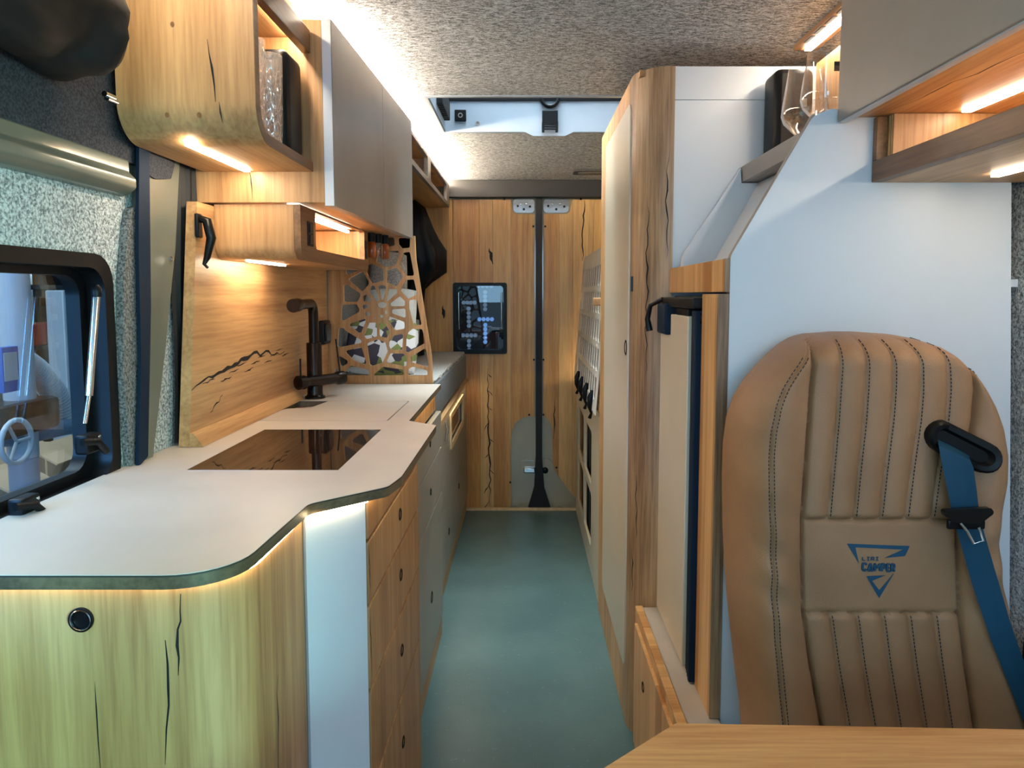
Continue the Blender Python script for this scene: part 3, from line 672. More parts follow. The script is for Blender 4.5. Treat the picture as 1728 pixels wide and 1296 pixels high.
obj('bracket', box(-.43, -.42, 2.481, 2.50, 1.47, 1.48, .001), 'chrome', sl)
# ------------------------------------------------------------------ web divider
def Z(x, y): return (560+x/4.983, 390+y/4.983)
cells = [[(330,60),(525,52),(530,120),(380,150),(330,150)], [(555,55),(658,55),(655,140),(590,145),(560,110)],
 [(385,200),(430,175),(565,160),(555,240),(530,290),(450,300),(370,260)], [(600,180),(655,172),(690,360),(685,375),(620,375),(570,290)],
 [(290,290),(330,270),(432,320),(435,420),(335,440),(290,350)], [(460,330),(540,305),(595,370),(595,390),(545,465),(458,430)],
 [(115,285),(200,280),(265,290),(270,310),(130,370),(115,350)], [(130,405),(260,335),(310,420),(310,450),(255,510)],
 [(690,405),(718,530),(640,570),(575,500),(620,410)], [(95,455),(125,450),(235,520),(240,545),(215,595),(100,595)],
 [(330,460),(360,460),(400,580),(380,600),(310,510)], [(390,450),(460,460),(430,580),(410,580)], [(475,485),(540,490),(555,510),(470,590),(455,585)],
 [(570,545),(615,590),(615,630),(495,632),(485,610)], [(500,660),(618,650),(622,735),(500,690)], [(480,715),(610,765),(612,820),(530,835),(470,750)],
 [(258,545),(290,530),(355,595),(260,590)], [(245,620),(345,620),(265,660)], [(345,710),(375,740),(350,740)],
 [(80,620),(210,615),(232,660),(228,680),(75,765)], [(130,785),(280,735),(285,760),(245,855),(220,855)], [(55,815),(100,815),(110,835),(245,915),(250,940),(45,980)],
 [(310,770),(378,770),(380,885),(290,910),(265,885)], [(395,775),(445,770),(490,850),(460,900),(395,885)], [(645,580),(715,575),(755,790),(690,795),(665,720),(645,650)],
 [(480,930),(520,880),(600,862),(590,1000),(490,1000),(475,965)], [(640,850),(680,820),(760,825),(785,940),(640,1020),(618,1020),(622,900)],
 [(290,945),(385,910),(450,938),(470,1010),(428,1105),(335,1135),(315,1120)], [(100,1010),(250,975),(290,1110),(270,1125),(180,1085)],
 [(40,1035),(135,1090),(130,1115),(85,1140),(70,1130)], [(450,1105),(490,1028),(600,1030),(630,1055),(628,1130),(610,1140)],
 [(662,1060),(790,980),(815,1135),(800,1145),(672,1105)], [(95,1200),(160,1130),(310,1165),(318,1213),(100,1216)],
 [(350,1205),(430,1140),(600,1165),(605,1213),(355,1216)], [(640,1162),(680,1140),(800,1170),(808,1213),(640,1216)]]
DY = 2.475
loops = [trace([Z(*q) for q in [(697, 40), (707, 240), (840, 1060), (848, 1285), (-28, 1285), (-30, 40)]], y=DY)]
for c_ in cells: loops.append(rounded(trace([Z(*q) for q in c_], y=DY), .006, 3))
for cx, cy, ra, rb_ in ((420, 622, 42, 26), (452, 684, 14, 19), (415, 718, 17, 14), (300, 697, 22, 20), (38, 1182, 20, 28)):
    loops.append(trace([Z(*q) for q in circ(cx, cy, ra, rb_, 12)], y=DY))
obj('web_divider', plate('y', loops, DY, DY+.014), 'oak_staves', label='oak divider cut in a spider web pattern between kitchen and bed', cat='divider')
# ------------------------------------------------------------------ bed on the left
BX = -.324
bu = thing('bed_unit', 'grey laminate bed base with framed display and round pulls along the aisle', 'bed base', (-.53, 3.2, 0))
obj('carcass', box(-.725, BX-.018, 2.49, 3.925, .07, .70, .001), 'grey_front', bu)
obj('plinth', box(-.70, BX-.004, 2.49, 3.925, 0, .068, .001), 'oak_along', bu)
obj('bed_board', box(-.725, BX+.016, 2.49, 3.925, .729, .746, .002), 'oak_along', bu)
led(bu, BX+.002, BX+.008, 2.52, 3.90, .7245, .729, 'led_bed')
fr = obj('front_board', plate('x', [rect(2.492, 3.922, .36, .722, .002), rect(3.08, 3.66, .555, .675, .012)], BX-.018, BX), 'grey_front', bu)
df = obj('display_frame', plate('x', [rect(3.05, 3.69, .535, .695, .014), rect(3.09, 3.65, .56, .672, .012)], BX-.002, BX+.006), 'birch', bu)
obj('display', box(BX-.016, BX-.006, 3.085, 3.655, .55, .68, .001), 'hob_glass', df)
d_ = obj('drawer', box(BX-.018, BX, 2.492, 3.15, .075, .357, .0016), 'grey_front', bu); pull(d_, 'x', 1, (BX, 2.98, .20), .016)
d_ = obj('drawer', box(BX-.018, BX, 3.154, 3.922, .075, .357, .0016), 'grey_front', bu); pull(d_, 'x', 1, (BX, 3.45, .27), .016)
pull(fr, 'x', 1, (BX, 2.70, .665), .014)
obj('lever_lock', tube(NB(), [(BX+.006, 2.84, .70), (BX+.012, 2.84, .67), (BX+.006, 2.84, .62)], .005, 10), 'chrome', fr)
mt = obj('mattress', box(-.72, -.322, 2.50, 3.915, .747, .895, .022, 4), 'mattress_side', label='grey mattress with piped edge on the bed base', cat='mattress')
bm = box(-.714, -.330, 2.508, 3.908, .886, .900, .006, 2)
obj('top_cover', bm, 'mattress_cloth', mt)
obj('piping', tube(NB(), [(-.332, 2.53+.02*i, .893+.004*math.sin(i*.9)+.003*math.sin(i*.37)) for i in range(69)], .0045, 8), 'mattress_cloth', mt)
def pillow(name, c, sx, sy, sz, rot, mat, label, wav=.006):
    bm = NB(); n, m = 28, 28
    top = []; 
    for side in (1, -1):
        G = []
        for j in range(m+1):
            row = []
            for i in range(n+1):
                u = -1+2*i/n; v_ = -1+2*j/m
                k = max(0, (1-abs(u)**2.6)*(1-abs(v_)**2.6))**.5
                pin = 1-.07*(u*u*v_*v_) - .05*(abs(u)*abs(u)*(1-v_*v_)*0) 
                row.append(bm.verts.new((u*sx*pin*(1-.06*(1-abs(v_))*abs(u)*0), v_*sy*pin, side*sz*k)))
            G.append(row)
        for j in range(m):
            for i in range(n): bm.faces.new((G[j][i], G[j][i+1], G[j+1][i+1], G[j+1][i]))
    R = rot; c = Vector(c)
    for q in bm.verts:
        q.co += Vector((0, 0, noise.noise(q.co*7+c)*wav)); q.co = R @ q.co + c
    bmesh.ops.remove_doubles(bm, verts=bm.verts, dist=1e-5)
    return obj(name, bm, mat, label=label, cat='pillow', group='pillows on the bed')
def E3(a, b, c): return Matrix.Rotation(c, 3, 'Z') @ Matrix.Rotation(b, 3, 'Y') @ Matrix.Rotation(a, 3, 'X')
pillow('pillow', (-.605, 3.16, 1.16), .085, .25, .05, E3(1.35, 0, .05), 'pillow_grey', 'large grey pillow standing against the wall behind the web divider')
pillow('pillow', (-.565, 2.95, 1.085), .115, .165, .05, E3(1.2, 0, -.1), 'pillow_white', 'cream pillow leaning on the large grey pillow')
pillow('pillow', (-.545, 2.72, 1.012), .135, .12, .055, E3(1.0, .05, .1), 'pillow_leaf', 'leaf patterned pillow just behind the web divider')
pillow('pillow', (-.59, 3.38, 1.005), .09, .10, .05, E3(1.2, 0, -.15), 'pillow_grey', 'small grey pillow on the mattress by the black curtain')
# wall panel beside the bed, open shelf and curtain
obj('bed_wall_panel', box(-.728, -.70, 2.50, 3.92, .90, 1.66, .004), 'grey_felt', label='grey felt wall panel beside the bed', cat='wall panel')
cs = thing('cubby_shelf', 'grey edged oak cubby shelf under the ceiling above the bed', 'shelf', (-.57, 3.2, 1.685))
obj('front_frame', plate('x', [rect(2.50, 3.91, 1.685, 1.805, .003), rect(2.54, 3.06, 1.705, 1.792, .012), rect(3.15, 3.80, 1.705, 1.792, .012)], -.425, -.408), 'grey_laminate', cs)
obj('bottom_panel', box(-.725, -.425, 2.50, 3.91, 1.685, 1.70, .001), 'oak_along', cs)
obj('top_panel', box(-.725, -.425, 2.50, 3.91, 1.792, 1.805, .001), 'oak_along', cs)
obj('back_panel', box(-.728, -.716, 2.50, 3.91, 1.70, 1.79, 0), 'black_plastic', cs)
for y in (2.50, 3.10, 3.895): obj('divider', box(-.716, -.425, y, y+.014, 1.70, 1.792, .001), 'oak_vertical', cs)
led(cs, -.445, -.430, 2.50, 3.90, 1.805, 1.815, 'led_rear')
for i, (y, lb_) in enumerate(((2.8, 'dark bag pushed into the cubby nearer the overhead cabinet'), (3.5, 'dark bag pushed into the cubby nearer the rear doors'))):
    obj('storage_bag', box(-.69, -.455, y-.2, y+.2, 1.702, 1.765, .025, 4), 'black_fabric', label=lb_, cat='bag')
bm = NB(); pts = []; rs = []
for z, x, r in ((1.655, -.60, .06), (1.62, -.58, .085), (1.52, -.555, .095), (1.45, -.53, .10), (1.40, -.505, .105), (1.36, -.50, .10), (1.31, -.54, .075), (1.25, -.565, .06), (1.1, -.575, .055), (.95, -.575, .055), (.905, -.575, .06)):
    pts.append((x, 3.62, z)); rs.append(r)
tube(bm, pts, rs, 40)
for q in bm.verts:
    a = math.atan2(q.co.y-3.62, q.co.x+.55); k = 1+.10*math.sin(a*9+q.co.z*6)
    q.co.x = -.56+(q.co.x+.56)*k; q.co.y = 3.62+(q.co.y-3.62)*k
obj('bed_curtain', bm, 'black_plastic', label='shiny black curtain tied back beside the bed at the rear', cat='curtain', sharp=1.2)
# ------------------------------------------------------------------ wardrobe on the right
RX = .285
wd = thing('wardrobe', 'tall oak wardrobe with beige door and rounded corner column', 'wardrobe', (.6, 2.25, 0))
col_path = [(RX, 1.915)] + arc(RX+.095, 1.935, .095, math.pi, 1.5*math.pi, 12) 
o = strip([(a, b) for a, b in col_path][::-1], -.02) if False else None
outer = [(RX, 1.975)] + arc(RX+.095, 1.935, .095, math.pi, 1.5*math.pi, 12)
inner = arc(RX+.095, 1.935, .073, 1.5*math.pi, math.pi, 12) + [(RX+.022, 1.975)]
cc = obj('corner_column', plate('z', [outer+inner], 0.0, 1.785), 'oak_grey', wd)
obj('front_frame', plate('x', [rect(1.98, 2.67, 0, 1.785), rect(1.985, 2.505, .158, 1.722, .03)], RX, RX+.02), 'oak_staves', wd)
dr = obj('door', plate('x', [rect(1.932, 2.502, .160, 1.720, .028, 8)], RX-.004, RX+.014), 'beige_laminate', wd)
pull(dr, 'x', -1, (RX-.004, 1.965, 1.065), .022)
obj('latch', box(RX+.0, RX+.012, 1.905, 1.925, 1.22, 1.26, .001), 'black_metal', wd)
obj('top_panel', box(RX+.01, .94, 1.87, 2.65, 1.768, 1.784, .001), 'oak_along', wd)
obj('side_panel', plate('y', [rect(.379, .94, .0, 1.702)], 1.845, 1.862), 'white_laminate', wd)
obj('side_top_panel', plate('y', [rect(.379, .94, 1.7035, 1.785)], 1.845, 1.862), 'white_laminate', wd)
obj('far_panel', box(RX+.01, .94, 2.655, 2.67, 0, 1.768, .001), 'beige_laminate', wd)
def cpt(u, v_): q = P(u, v_, y=1.84); return (q.x, q.z)
def arcsplit(zs_, a0, w):
    bm = NB(); L = []; R = []
    for i, z in enumerate(zs_):
        a = a0+.03*math.sin(i*1.9)+.02*math.sin(i*.7); k = w*math.sin(math.pi*(i+.3)/(len(zs_)-.4))*random.uniform(.5, 1.3)
        for lst, s_ in ((L, 1), (R, -1)): lst.append(bm.verts.new((RX+.095+.0954*math.cos(a+s_*k), 1.935+.0954*math.sin(a+s_*k), z)))
    for i in range(len(zs_)-1): bm.faces.new((L[i], L[i+1], R[i+1], R[i]))
    obj('oak_split', bm, 'dark_inside', cc)
arcsplit([1.0+.02*i for i in range(24)], 4.02, .022); arcsplit([.55+.02*i for i in range(10)], 3.75, .02)
arcsplit([1.30+.025*i for i in range(12)], 4.55, .018); arcsplit([.40+.02*i for i in range(7)], 3.6, .02)
# ------------------------------------------------------------------ right bed base and slotted rack
rb2 = thing('right_bed_unit', 'beige bed base with four rounded cut outs along the aisle', 'bed base', (.6, 3.3, 0))
holes = [rect(y0, y1, z0, z1, .025) for y0, y1 in ((3.04, 3.38), (3.45, 3.79)) for z0, z1 in ((.11, .345), (.385, .62))]
obj('front_board', plate('x', [rect(2.675, 3.925, 0, .74, .002)]+holes, .29, .296), 'beige_laminate', rb2)
obj('cut_out_edge', plate('x', [rect(3.02, 3.81, .09, .64, .03)]+holes, .2955, .301), 'birch', rb2)
obj('top_board', box(.30, .94, 2.675, 3.925, .725, .74, .001), 'birch', rb2)
obj('back_board', box(.90, .92, 2.675, 3.925, 0, .725, .001), 'birch', rb2)
for i, (y0, z0) in enumerate(((3.03, .095), (3.03, .375), (3.44, .095), (3.44, .375))):
    nm = ['dark blue storage crate in the lower cut out beside the wardrobe', 'dark blue storage crate in the upper cut out beside the wardrobe', 'dark blue storage crate in the lower cut out near the rear door', 'dark blue storage crate in the upper cut out near the rear door'][i]
    bm = box(.312, .80, y0, y0+.36, z0-.09 if z0 < .2 else z0-.0, z0+.25, .01)
    cr_ = obj('storage_crate', bm, 'blue_crate', label=nm, cat='crate', group='crates in the right bed base')
    for k in range(2): obj('crate_rib', box(.306, .313, y0+.12+.11*k, y0+.13+.11*k, z0+.02, z0+.24, .002), 'black_plastic', cr_)
led(rb2, .315, .325, 3.55, 3.92, .742, .748, 'led_bed')
bm = NB(); hs = []
for r_ in range(5):
    for c_ in range(11):
        y = 2.78+c_*.094; z0 = .845+r_*.112; hs.append(rect(y-.028, y+.028, z0-.044, z0+.044, .012, 2))
plate('x', [rounded([(2.69, .75), (3.84, .75), (3.86, .80), (3.86, 1.385, .03), (3.80, 1.41, .03), (2.69, 1.41)], .005)]+hs, 0, .003, bm)
for q in bm.verts: q.co.x += .270+.05*(q.co.z-.75)/.66
rk = obj('slotted_rack', bm, 'rack_white', label='white slotted rack board leaning behind the wardrobe', cat='rack')
for i in range(4):
    y = 2.83+i*.24; x = .272+.004
    obj('hook_strap', tube(NB(), [(x-.004, y, .83), (x-.012, y, .80), (x-.014, y, .765), (x-.006, y+.01, .735), (x-.012, y+.02, .715)], [.006, .013, .010, .005, .008], 8), 'black_plastic', rk)
bm = plate('x', [rect(2.72, 3.80, .765, 1.38, .01)], .010, .014)
for q in bm.verts: q.co.x += .270+.05*(q.co.z-.75)/.66
obj('slot_shade_sheet', bm, 'oak_brown_edge', rk)  # dark sheet added behind the slots to stand for the shade inside
obj('rack_peg', box(.262, .302, 2.70, 2.74, 1.17, 1.20, .004), 'oak_along', rk)
rl = thing('bed_fill_strip', 'added unseen LED channel on the ceiling above the right bed beyond the wardrobe', 'light', (.62, 3.3, CEIL))  # added out of view to brighten the rear of the van
obj('housing', box(.60, .64, 2.72, 3.9, CEIL-.010, CEIL-.0005, .001), 'oak_brown_edge', rl)
led(rl, .608, .632, 2.74, 3.88, CEIL-.015, CEIL-.009, 'led_right')
# ------------------------------------------------------------------ fridge column
fc = thing('fridge_cabinet', 'oak fridge housing with ledge and lower drawer beside the wardrobe', 'cabinet', (.62, 1.55, 0))
FXP = .362
obj('base_front', plate('x', [rect(1.02, 1.838, 0, .378)], .296, .314), 'oak_staves', fc)
dr = obj('drawer', box(.288, .2965, 1.30, 1.80, .03, .355, .002), 'oak_staves', fc); pull(dr, 'x', -1, (.288, 1.655, .262), .013)
obj('ledge', box(.315, FXP+.02, 1.02, 1.838, .364, .380, .002), 'taupe_laminate', fc)
obj('ledge_edge', box(.2955, .315, 1.02, 1.838, .378, .3845, .002), 'oak_staves_flat', fc)
obj('side_board', box(FXP, FXP+.02, 1.337, 1.452, .382, 1.212, .001), 'oak_staves', fc)
obj('board_end', box(FXP, FXP+.021, 1.3335, 1.337, .382, 1.212, 0), 'oak_grey', fc)
obj('fascia', box(.374, .392, 1.337, 1.838, 1.216, 1.278, .001), 'oak_staves', fc)
obj('fascia_end', box(.374, .383, 1.3335, 1.337, 1.216, 1.278, 0), 'oak_grey', fc)
obj('shelf_top', box(.392, .94, 1.36, 1.838, 1.225, 1.24, .001), 'white_laminate', fc)
q = P(1182, 537, x=FXP); pull(fc, 'x', -1, (FXP, q.y, q.z), .012)
fg = thing('fridge', 'built in fridge with beige door, black hinge side and black top', 'fridge', (.6, 1.65, .382))
obj('body', box(.385, .86, 1.46, 1.832, .384, 1.208, .002), 'black_plastic', fg)
dr = obj('door', box(.350, .384, 1.522, 1.826, .388, 1.165, .003), 'beige_laminate', fg)
obj('door_cap', box(.349, .384, 1.522, 1.64, 1.165, 1.180, .002), 'black_metal', dr)
for i in range(4): obj('hinge_rib', box(.350+.002*i, .385, 1.458+i*.0155, 1.470+i*.0155, .384, 1.178, .003), 'navy_web', fg)
obj('top_block', box(.345, .40, 1.46, 1.80, 1.182, 1.205, .004), 'black_plastic', fg)
obj('latch_block', box(.335, .40, 1.70, 1.80, 1.115, 1.19, .006), 'navy_web', fg)
obj('handle', tube(NB(), [(.345, 1.78, 1.20), (.318, 1.80, 1.185), (.312, 1.805, 1.15), (.318, 1.805, 1.12)], [.006, .007, .007, .009], 10), 'black_metal', fg)
# ------------------------------------------------------------------ white partition behind the seat, sloped recess, shelf
pw = obj('white_partition', plate('y', [rounded([(.384, .0), (.384, 1.282, .03), (.530, 1.538, .03), (.56, 1.55, .02), (.90, 1.55), (.90, 1.42), (.942, .58), (.942, .0)], 0)], 1.335, 1.355), 'white_laminate', label='white partition panel with slanted top corner behind the brown seat', cat='partition')
obj('panel_edge', plate('y', [rounded([(.383, .40), (.384, 1.282, .03), (.530, 1.539, .03), (.535, 1.545), (.53, 1.532), (.388, 1.280), (.3855, .40)], 0)], 1.336, 1.354), 'grey_laminate', pw)
rc = thing('recess_panels', 'white sloped recess between the wardrobe and the partition', 'panel', (.5, 1.6, 1.28))
obj('far_cheek', plate('y', [rounded([(.398, 1.279), (.40, 1.31, .03), (.541, 1.527), (.544, 1.49), (.70, 1.49), (.70, 1.279)], 0)], 1.81, 1.828), 'white_laminate', rc)
obj('sloped_board', plate('y', [[(.470, 1.279), (.585, 1.49), (.60, 1.49), (.60, 1.279)]], 1.357, 1.808), 'white_laminate', rc)
sh = obj('glass_shelf', box(.56, .94, 1.357, 1.842, 1.492, 1.506, .001), 'grey_laminate', label='grey edged shelf carrying the wine glasses above the recess', cat='shelf')
obj('front_lip', box(.545, .56, 1.357, 1.842, 1.492, 1.532, .0015), 'grey_laminate', sh)
speaker(.600, .695, 1.745, 1.835, 1.508, 1.752, 'black rounded loudspeaker on the shelf behind the wine glasses', 'y')
def wineglass(x, y, z, label):
    pr = [(.0002, 0), (.034, 0), (.034, .0015), (.006, .004), (.0035, .010), (.0035, .034), (.006, .040), (.022, .050), (.044, .074), (.0495, .090), (.0475, .112), (.039, .168), (.0355, .192)]
    inn = [(r-.0012, h) for r, h in pr[:5:-1]]
    bm = lathe(NB(), pr+inn[:-1]+[(.0002, .046)], (x, y, z), 'z', 40)
    o = obj('wine_glass', bm, 'thin_glass', label=label, cat='wine glass', group='wine glasses on the shelf')
    return o
g1 = wineglass(.607, 1.575, 1.507, 'large wine glass on the shelf, right in front of the black speaker')
g2 = wineglass(.600, 1.450, 1.507, 'large wine glass with small dark sticker on the shelf')
obj('sticker', box(.596, .610, 1.4075, 1.4082, 1.640, 1.658, 0), 'navy_web', g2)
obj('sticker', box(.582, .594, 1.532, 1.5327, 1.605, 1.622, 0), 'white_laminate', g1)
sp2 = obj('pierced_oak_panel', plate('x', [rect(1.36, 1.842, 1.508, 1.79)] + [rounded([(y-.03, z-.03), (y+.03, z-.02), (y+.02, z+.035), (y-.02, z+.02)], .01) for y, z in ((1.44, 1.70), (1.52, 1.71), (1.60, 1.69), (1.46, 1.63), (1.55, 1.63))], .735, .75), 'oak_vertical', label='oak panel pierced with rounded cut outs at the back of the glass shelf', cat='panel')
lc = thing('ceiling_led_channel', 'slim lit LED channel with black vent slots above the wine glasses', 'light', (.70, 1.4, CEIL))
obj('housing', box(.675, .735, .5, 1.842, CEIL-.012, CEIL-.0005, .001), 'oak_brown_edge', lc)
led(lc, .700, .716, .52, 1.83, CEIL-.017, CEIL-.011, 'led_warm')
for i in range(20): obj('vent_slot', box(.680, .690, .60+i*.06, .645+i*.06, CEIL-.0135, CEIL-.0118, 0), 'black_plastic', lc)
# ------------------------------------------------------------------ grey overhead cabinet on the right
rc2 = thing('overhead_cabinet', 'grey fronted overhead cabinet with lit oak underside above the brown seat', 'cabinet', (.75, .85, 1.53))
obj('door', box(.572, .592, .30, 1.330, 1.526, 1.825, .002), 'grey_laminate', rc2)
obj('bottom_panel', box(.592, .94, .30, 1.330, 1.534, 1.549, .001), 'oak_along', rc2)
obj('end_panel', box(.592, .94, 1.314, 1.330, 1.549, 1.825, .001), 'oak_vertical', rc2)
obj('bottom_edge', box(.576, .592, .30, 1.330, 1.524, 1.534, .003), 'pale_edge', rc2)
led(rc2, .766, .782, .45, 1.275, 1.529, 1.5345, 'led_shelf')
crack(rc2, wander((.70, .7), (.64, 1.28), 14, .006), .0011, 'z', 1.5336)
rs = thing('oak_wall_shelf', 'oak shelf tray with plywood edge and LED strip under the grey overhead cabinet', 'shelf', (.78, .85, 1.417))
obj('front_rail', box(.640, .660, .30, 1.333, 1.417, 1.455, .0015), 'oak_brown_edge', rs)
obj('bottom_panel', box(.660, .94, .30, 1.333, 1.417, 1.433, .001), 'oak_along', rs)
obj('end_stile', box(.640, .660, 1.318, 1.333, 1.455, 1.533, .001), 'oak_brown_edge', rs)
for i in range(5): obj('ply_layer', box(.660, .94, 1.318-i*.004-.0035, 1.318-i*.004, 1.433, 1.533, 0), 'birch' if i % 2 else 'oak_vertical', rs)
led(rs, .800, .815, .45, 1.24, 1.412, 1.4175, 'led_shelf')
bk = obj('shelf_bracket', box(.84, .93, 1.02, 1.06, 1.4335, 1.4555, .004), 'black_metal', label='small black metal clip lying on the oak shelf tray', cat='bracket')
obj('clip_arm', tube(NB(), [(.845, 1.06, 1.45), (.85, 1.12, 1.458), (.86, 1.18, 1.45)], .004, 8), 'black_metal', bk)
# ------------------------------------------------------------------ table
tb = thing('oak_table', 'oak table top with cut corner in front of the brown seat', 'table', (.45, .45, 0))
obj('table_top', plate('z', [rounded([(.17, .764), (.90, .742), (.90, .15), (-.02, .15), (-.02, .602)], .006)], .700, .730), 'oak_staves_flat', tb)
lg = obj('leg', tube(NB(), [(.45, .45, .012), (.45, .45, .70)], .03, 20), 'black_metal', tb)
obj('foot', lathe(NB(), [(.0002, .0), (.10, 0), (.10, .008), (.04, .014), (.0002, .014)], (.45, .45, 0), 'z', 30), 'black_metal', tb)
# ------------------------------------------------------------------ brown seat with belt
SY = 1.20
def lerp_tab(tab, k):
    for (a, va), (b, vb) in zip(tab, tab[1:]):
        if a <= k <= b:
            s = (k-a)/(b-a); s = s*s*(3-2*s) if False else s
            return va+(vb-va)*s
    return tab[0][1] if k < tab[0][0] else tab[-1][1]
def zof(v_): return P(1450, v_, y=SY).z
def xof(u, v_): return P(u, v_, y=SY).x
Lp = [(563, 1432), (564, 1405), (567, 1380), (573, 1358), (585, 1338), (600, 1320), (622, 1298), (650, 1274), (680, 1256), (715, 1244), (760, 1238), (820, 1236), (900, 1237), (980, 1240), (1060, 1247), (1140, 1256), (1220, 1266), (1290, 1272)]
Rp = [(563, 1470), (564, 1500), (567, 1530), (573, 1560), (585, 1592), (600, 1612), (622, 1634), (650, 1652), (680, 1668), (715, 1681), (760, 1688), (800, 1686), (850, 1676), (900, 1672), (950, 1676), (1000, 1686), (1060, 1698), (1140, 1714), (1220, 1730), (1290, 1742)]
CLp = [(560, 1372), (600, 1358), (650, 1353), (700, 1350), (780, 1344), (860, 1338), (940, 1338), (1015, 1340), (1100, 1352), (1220, 1374), (1290, 1386)]
CRp = [(560, 1590), (600, 1618), (650, 1622), (700, 1618), (780, 1604), (862, 1592), (940, 1594), (1022, 1597), (1100, 1606), (1220, 1624), (1290, 1634)]
PT, PB = 864, 1018
NV, NU = 190, 220
def depth(u, v_):
    """how far the cushion face stands towards the room at pixel column u, row v_"""
    L, R, cl, cr = (lerp_tab(t_, v_) for t_ in (Lp, Rp, CLp, CRp))
    top = min(1, max(0, (v_-563)/55.0)); edge = math.sqrt(max(0, 1-(1-top)**2))
    s = min(1, max(0, (u-L)/46.0)); t_ = min(1, max(0, (R-u)/30.0))
    side = math.sqrt(max(0, 1-(1-s)**2.2))*math.sqrt(max(0, 1-(1-t_)**2.2))
    d = .095*side*edge
    if u < cl or u > cr:
        w = (cl-u)/(cl-L) if u < cl else (u-cr)/(R-cr)
        d += .026*math.sin(math.pi*min(1, max(0, w)))*edge*(.4+.6*min(1, max(0, (v_-620)/200)))
        d += .0035*math.sin(v_*.085+w*5)*math.exp(-((v_-950)/90.0)**2)*math.sin(math.pi*min(1, max(0, w)))
    else:
        k = (u-cl)/(cr-cl)
        if v_ < PT or v_ > PB:
            a = abs(math.sin(math.pi*6*k)); d += (.009*a**.55-.004)*edge
        else:
            d += .004*math.sin(math.pi*k)*math.sin(math.pi*(v_-PT)/(PB-PT))
        for b in (PT, PB): d -= .008*math.exp(-((v_-b)/3.2)**2)
    for b in (cl, cr): d -= .010*math.exp(-((u-b)/3.0)**2)*edge
    sx = L+(lerp_tab([(560, 10), (600, 26), (700, 42), (900, 46), (1290, 40)], v_))
    d -= .004*math.exp(-((u-sx)/2.2)**2)*edge
    return d
st = thing('brown_leather_seat', 'brown leather passenger seat with stitched channels and blue embroidered logo', 'seat', (.59, 1.22, .42))
bm = NB(); G = []
for j in range(NV+1):
    v_ = 563+(1290-563)*(j/NV)**1.15 if False else 563+(1290-563)*j/NV
    L, R = lerp_tab(Lp, v_), lerp_tab(Rp, v_); row = []
    for i in range(NU+1):
        w = i/NU; u = L+(R-L)*w
        row.append(bm.verts.new((xof(u, v_), SY+.055-depth(u, v_), zof(v_))))
    G.append(row)
for j in range(NV):
    for i in range(NU): bm.faces.new((G[j][i], G[j+1][i], G[j+1][i+1], G[j][i+1]))
bd = [e for e in bm.edges if len(e.link_faces) == 1]
ex = bmesh.ops.extrude_edge_only(bm, edges=bd)
nv = [q for q in ex['geom'] if isinstance(q, bmesh.types.BMVert)]
for q in nv: q.co.y = SY+.075; q.co.x = .588+(q.co.x-.588)*.99
be = [e for e in ex['geom'] if isinstance(e, bmesh.types.BMEdge) and len(e.link_faces) == 1]
bmesh.ops.triangle_fill(bm, edges=be)
back = obj('backrest', bm, 'leather', st, sharp=1.3)
obj('seat_cushion', box(.40, .80, .78, 1.19, .34, .45, .04, 5), 'leather', st)
obj('seat_base', box(.42, .78, .80, 1.22, 0.0, .335, .01), 'black_plastic', st)
def on(u, v_, off=0.): return Vector((xof(u, v_), SY+.055-depth(u, v_)-off, zof(v_)))
def stitches(pix, name='stitching'):
    bm = NB()
    for i in range(len(pix)-1):
        (u0, v0_), (u1, v1_) = pix[i], pix[i+1]; L_ = math.hypot(u1-u0, v1_-v0_); n_ = max(1, int(L_/5.4))
        for k in range(n_):
            a_ = (k+.15)/n_; b_ = (k+.75)/n_
            tube(bm, [on(u0+(u1-u0)*a_, v0_+(v1_-v0_)*a_, .0009), on(u0+(u1-u0)*b_, v0_+(v1_-v0_)*b_, .0009)], .0008, 5)
    return bm
for c_ in range(1, 6):
    for a0, a1 in ((572, PT-3), (PB+3, 1236)):
        pix = [(lerp_tab(CLp, v_)+(lerp_tab(CRp, v_)-lerp_tab(CLp, v_))*c_/6+4, v_) for v_ in range(a0, a1, 12)]
        obj('stitching', stitches(pix), 'navy_web', st, kind='stuff')
for off in (-4, 4):
    pix = [(lerp_tab(Lp, v_)+lerp_tab([(560, 10), (600, 26), (700, 42), (900, 46), (1290, 40)], v_)+off, v_) for v_ in range(600, 1236, 12)]
    obj('stitching', stitches(pix), 'workshop_dark', st, kind='stuff')
pix = [(lerp_tab(Rp, v_)-9, v_) for v_ in range(610, 900, 12)]
obj('stitching', stitches(pix), 'workshop_dark', st, kind='stuff')
# embroidered logo
plain('thread_blue', (16, 70, 100), .6)
def Q(a, b): return (1380+a/9.97, 880+b/9.97)
def emb(polys, name):
    bm = NB()
    for p_ in polys:
        vs = [bm.verts.new(on(*Q(*q), .0012)) for q in p_]; vb = [bm.verts.new(on(*Q(*q), -.002)) for q in p_]
        n_ = len(p_)
        es = [bm.edges.new((vs[i], vs[(i+1) % n_])) for i in range(n_)]
        bmesh.ops.triangle_fill(bm, edges=es)
        for i in range(n_): bm.faces.new((vs[i], vs[(i+1) % n_], vb[(i+1) % n_], vb[i]))
    return obj(name, bm, 'thread_blue', st)
emb([[(305, 228), (1315, 265), (1290, 325), (1235, 425), (915, 452), (1215, 320), (435, 285), (490, 545)]], 'logo_top')
emb([[(612, 752), (915, 735), (705, 825), (825, 985), (1055, 705), (825, 1112)]], 'logo_bottom')
GL = {'L': ['100', '100', '100', '100', '111'], 'I': ['111', '010', '010', '010', '111'], 'R': ['111', '101', '110', '101', '101']}
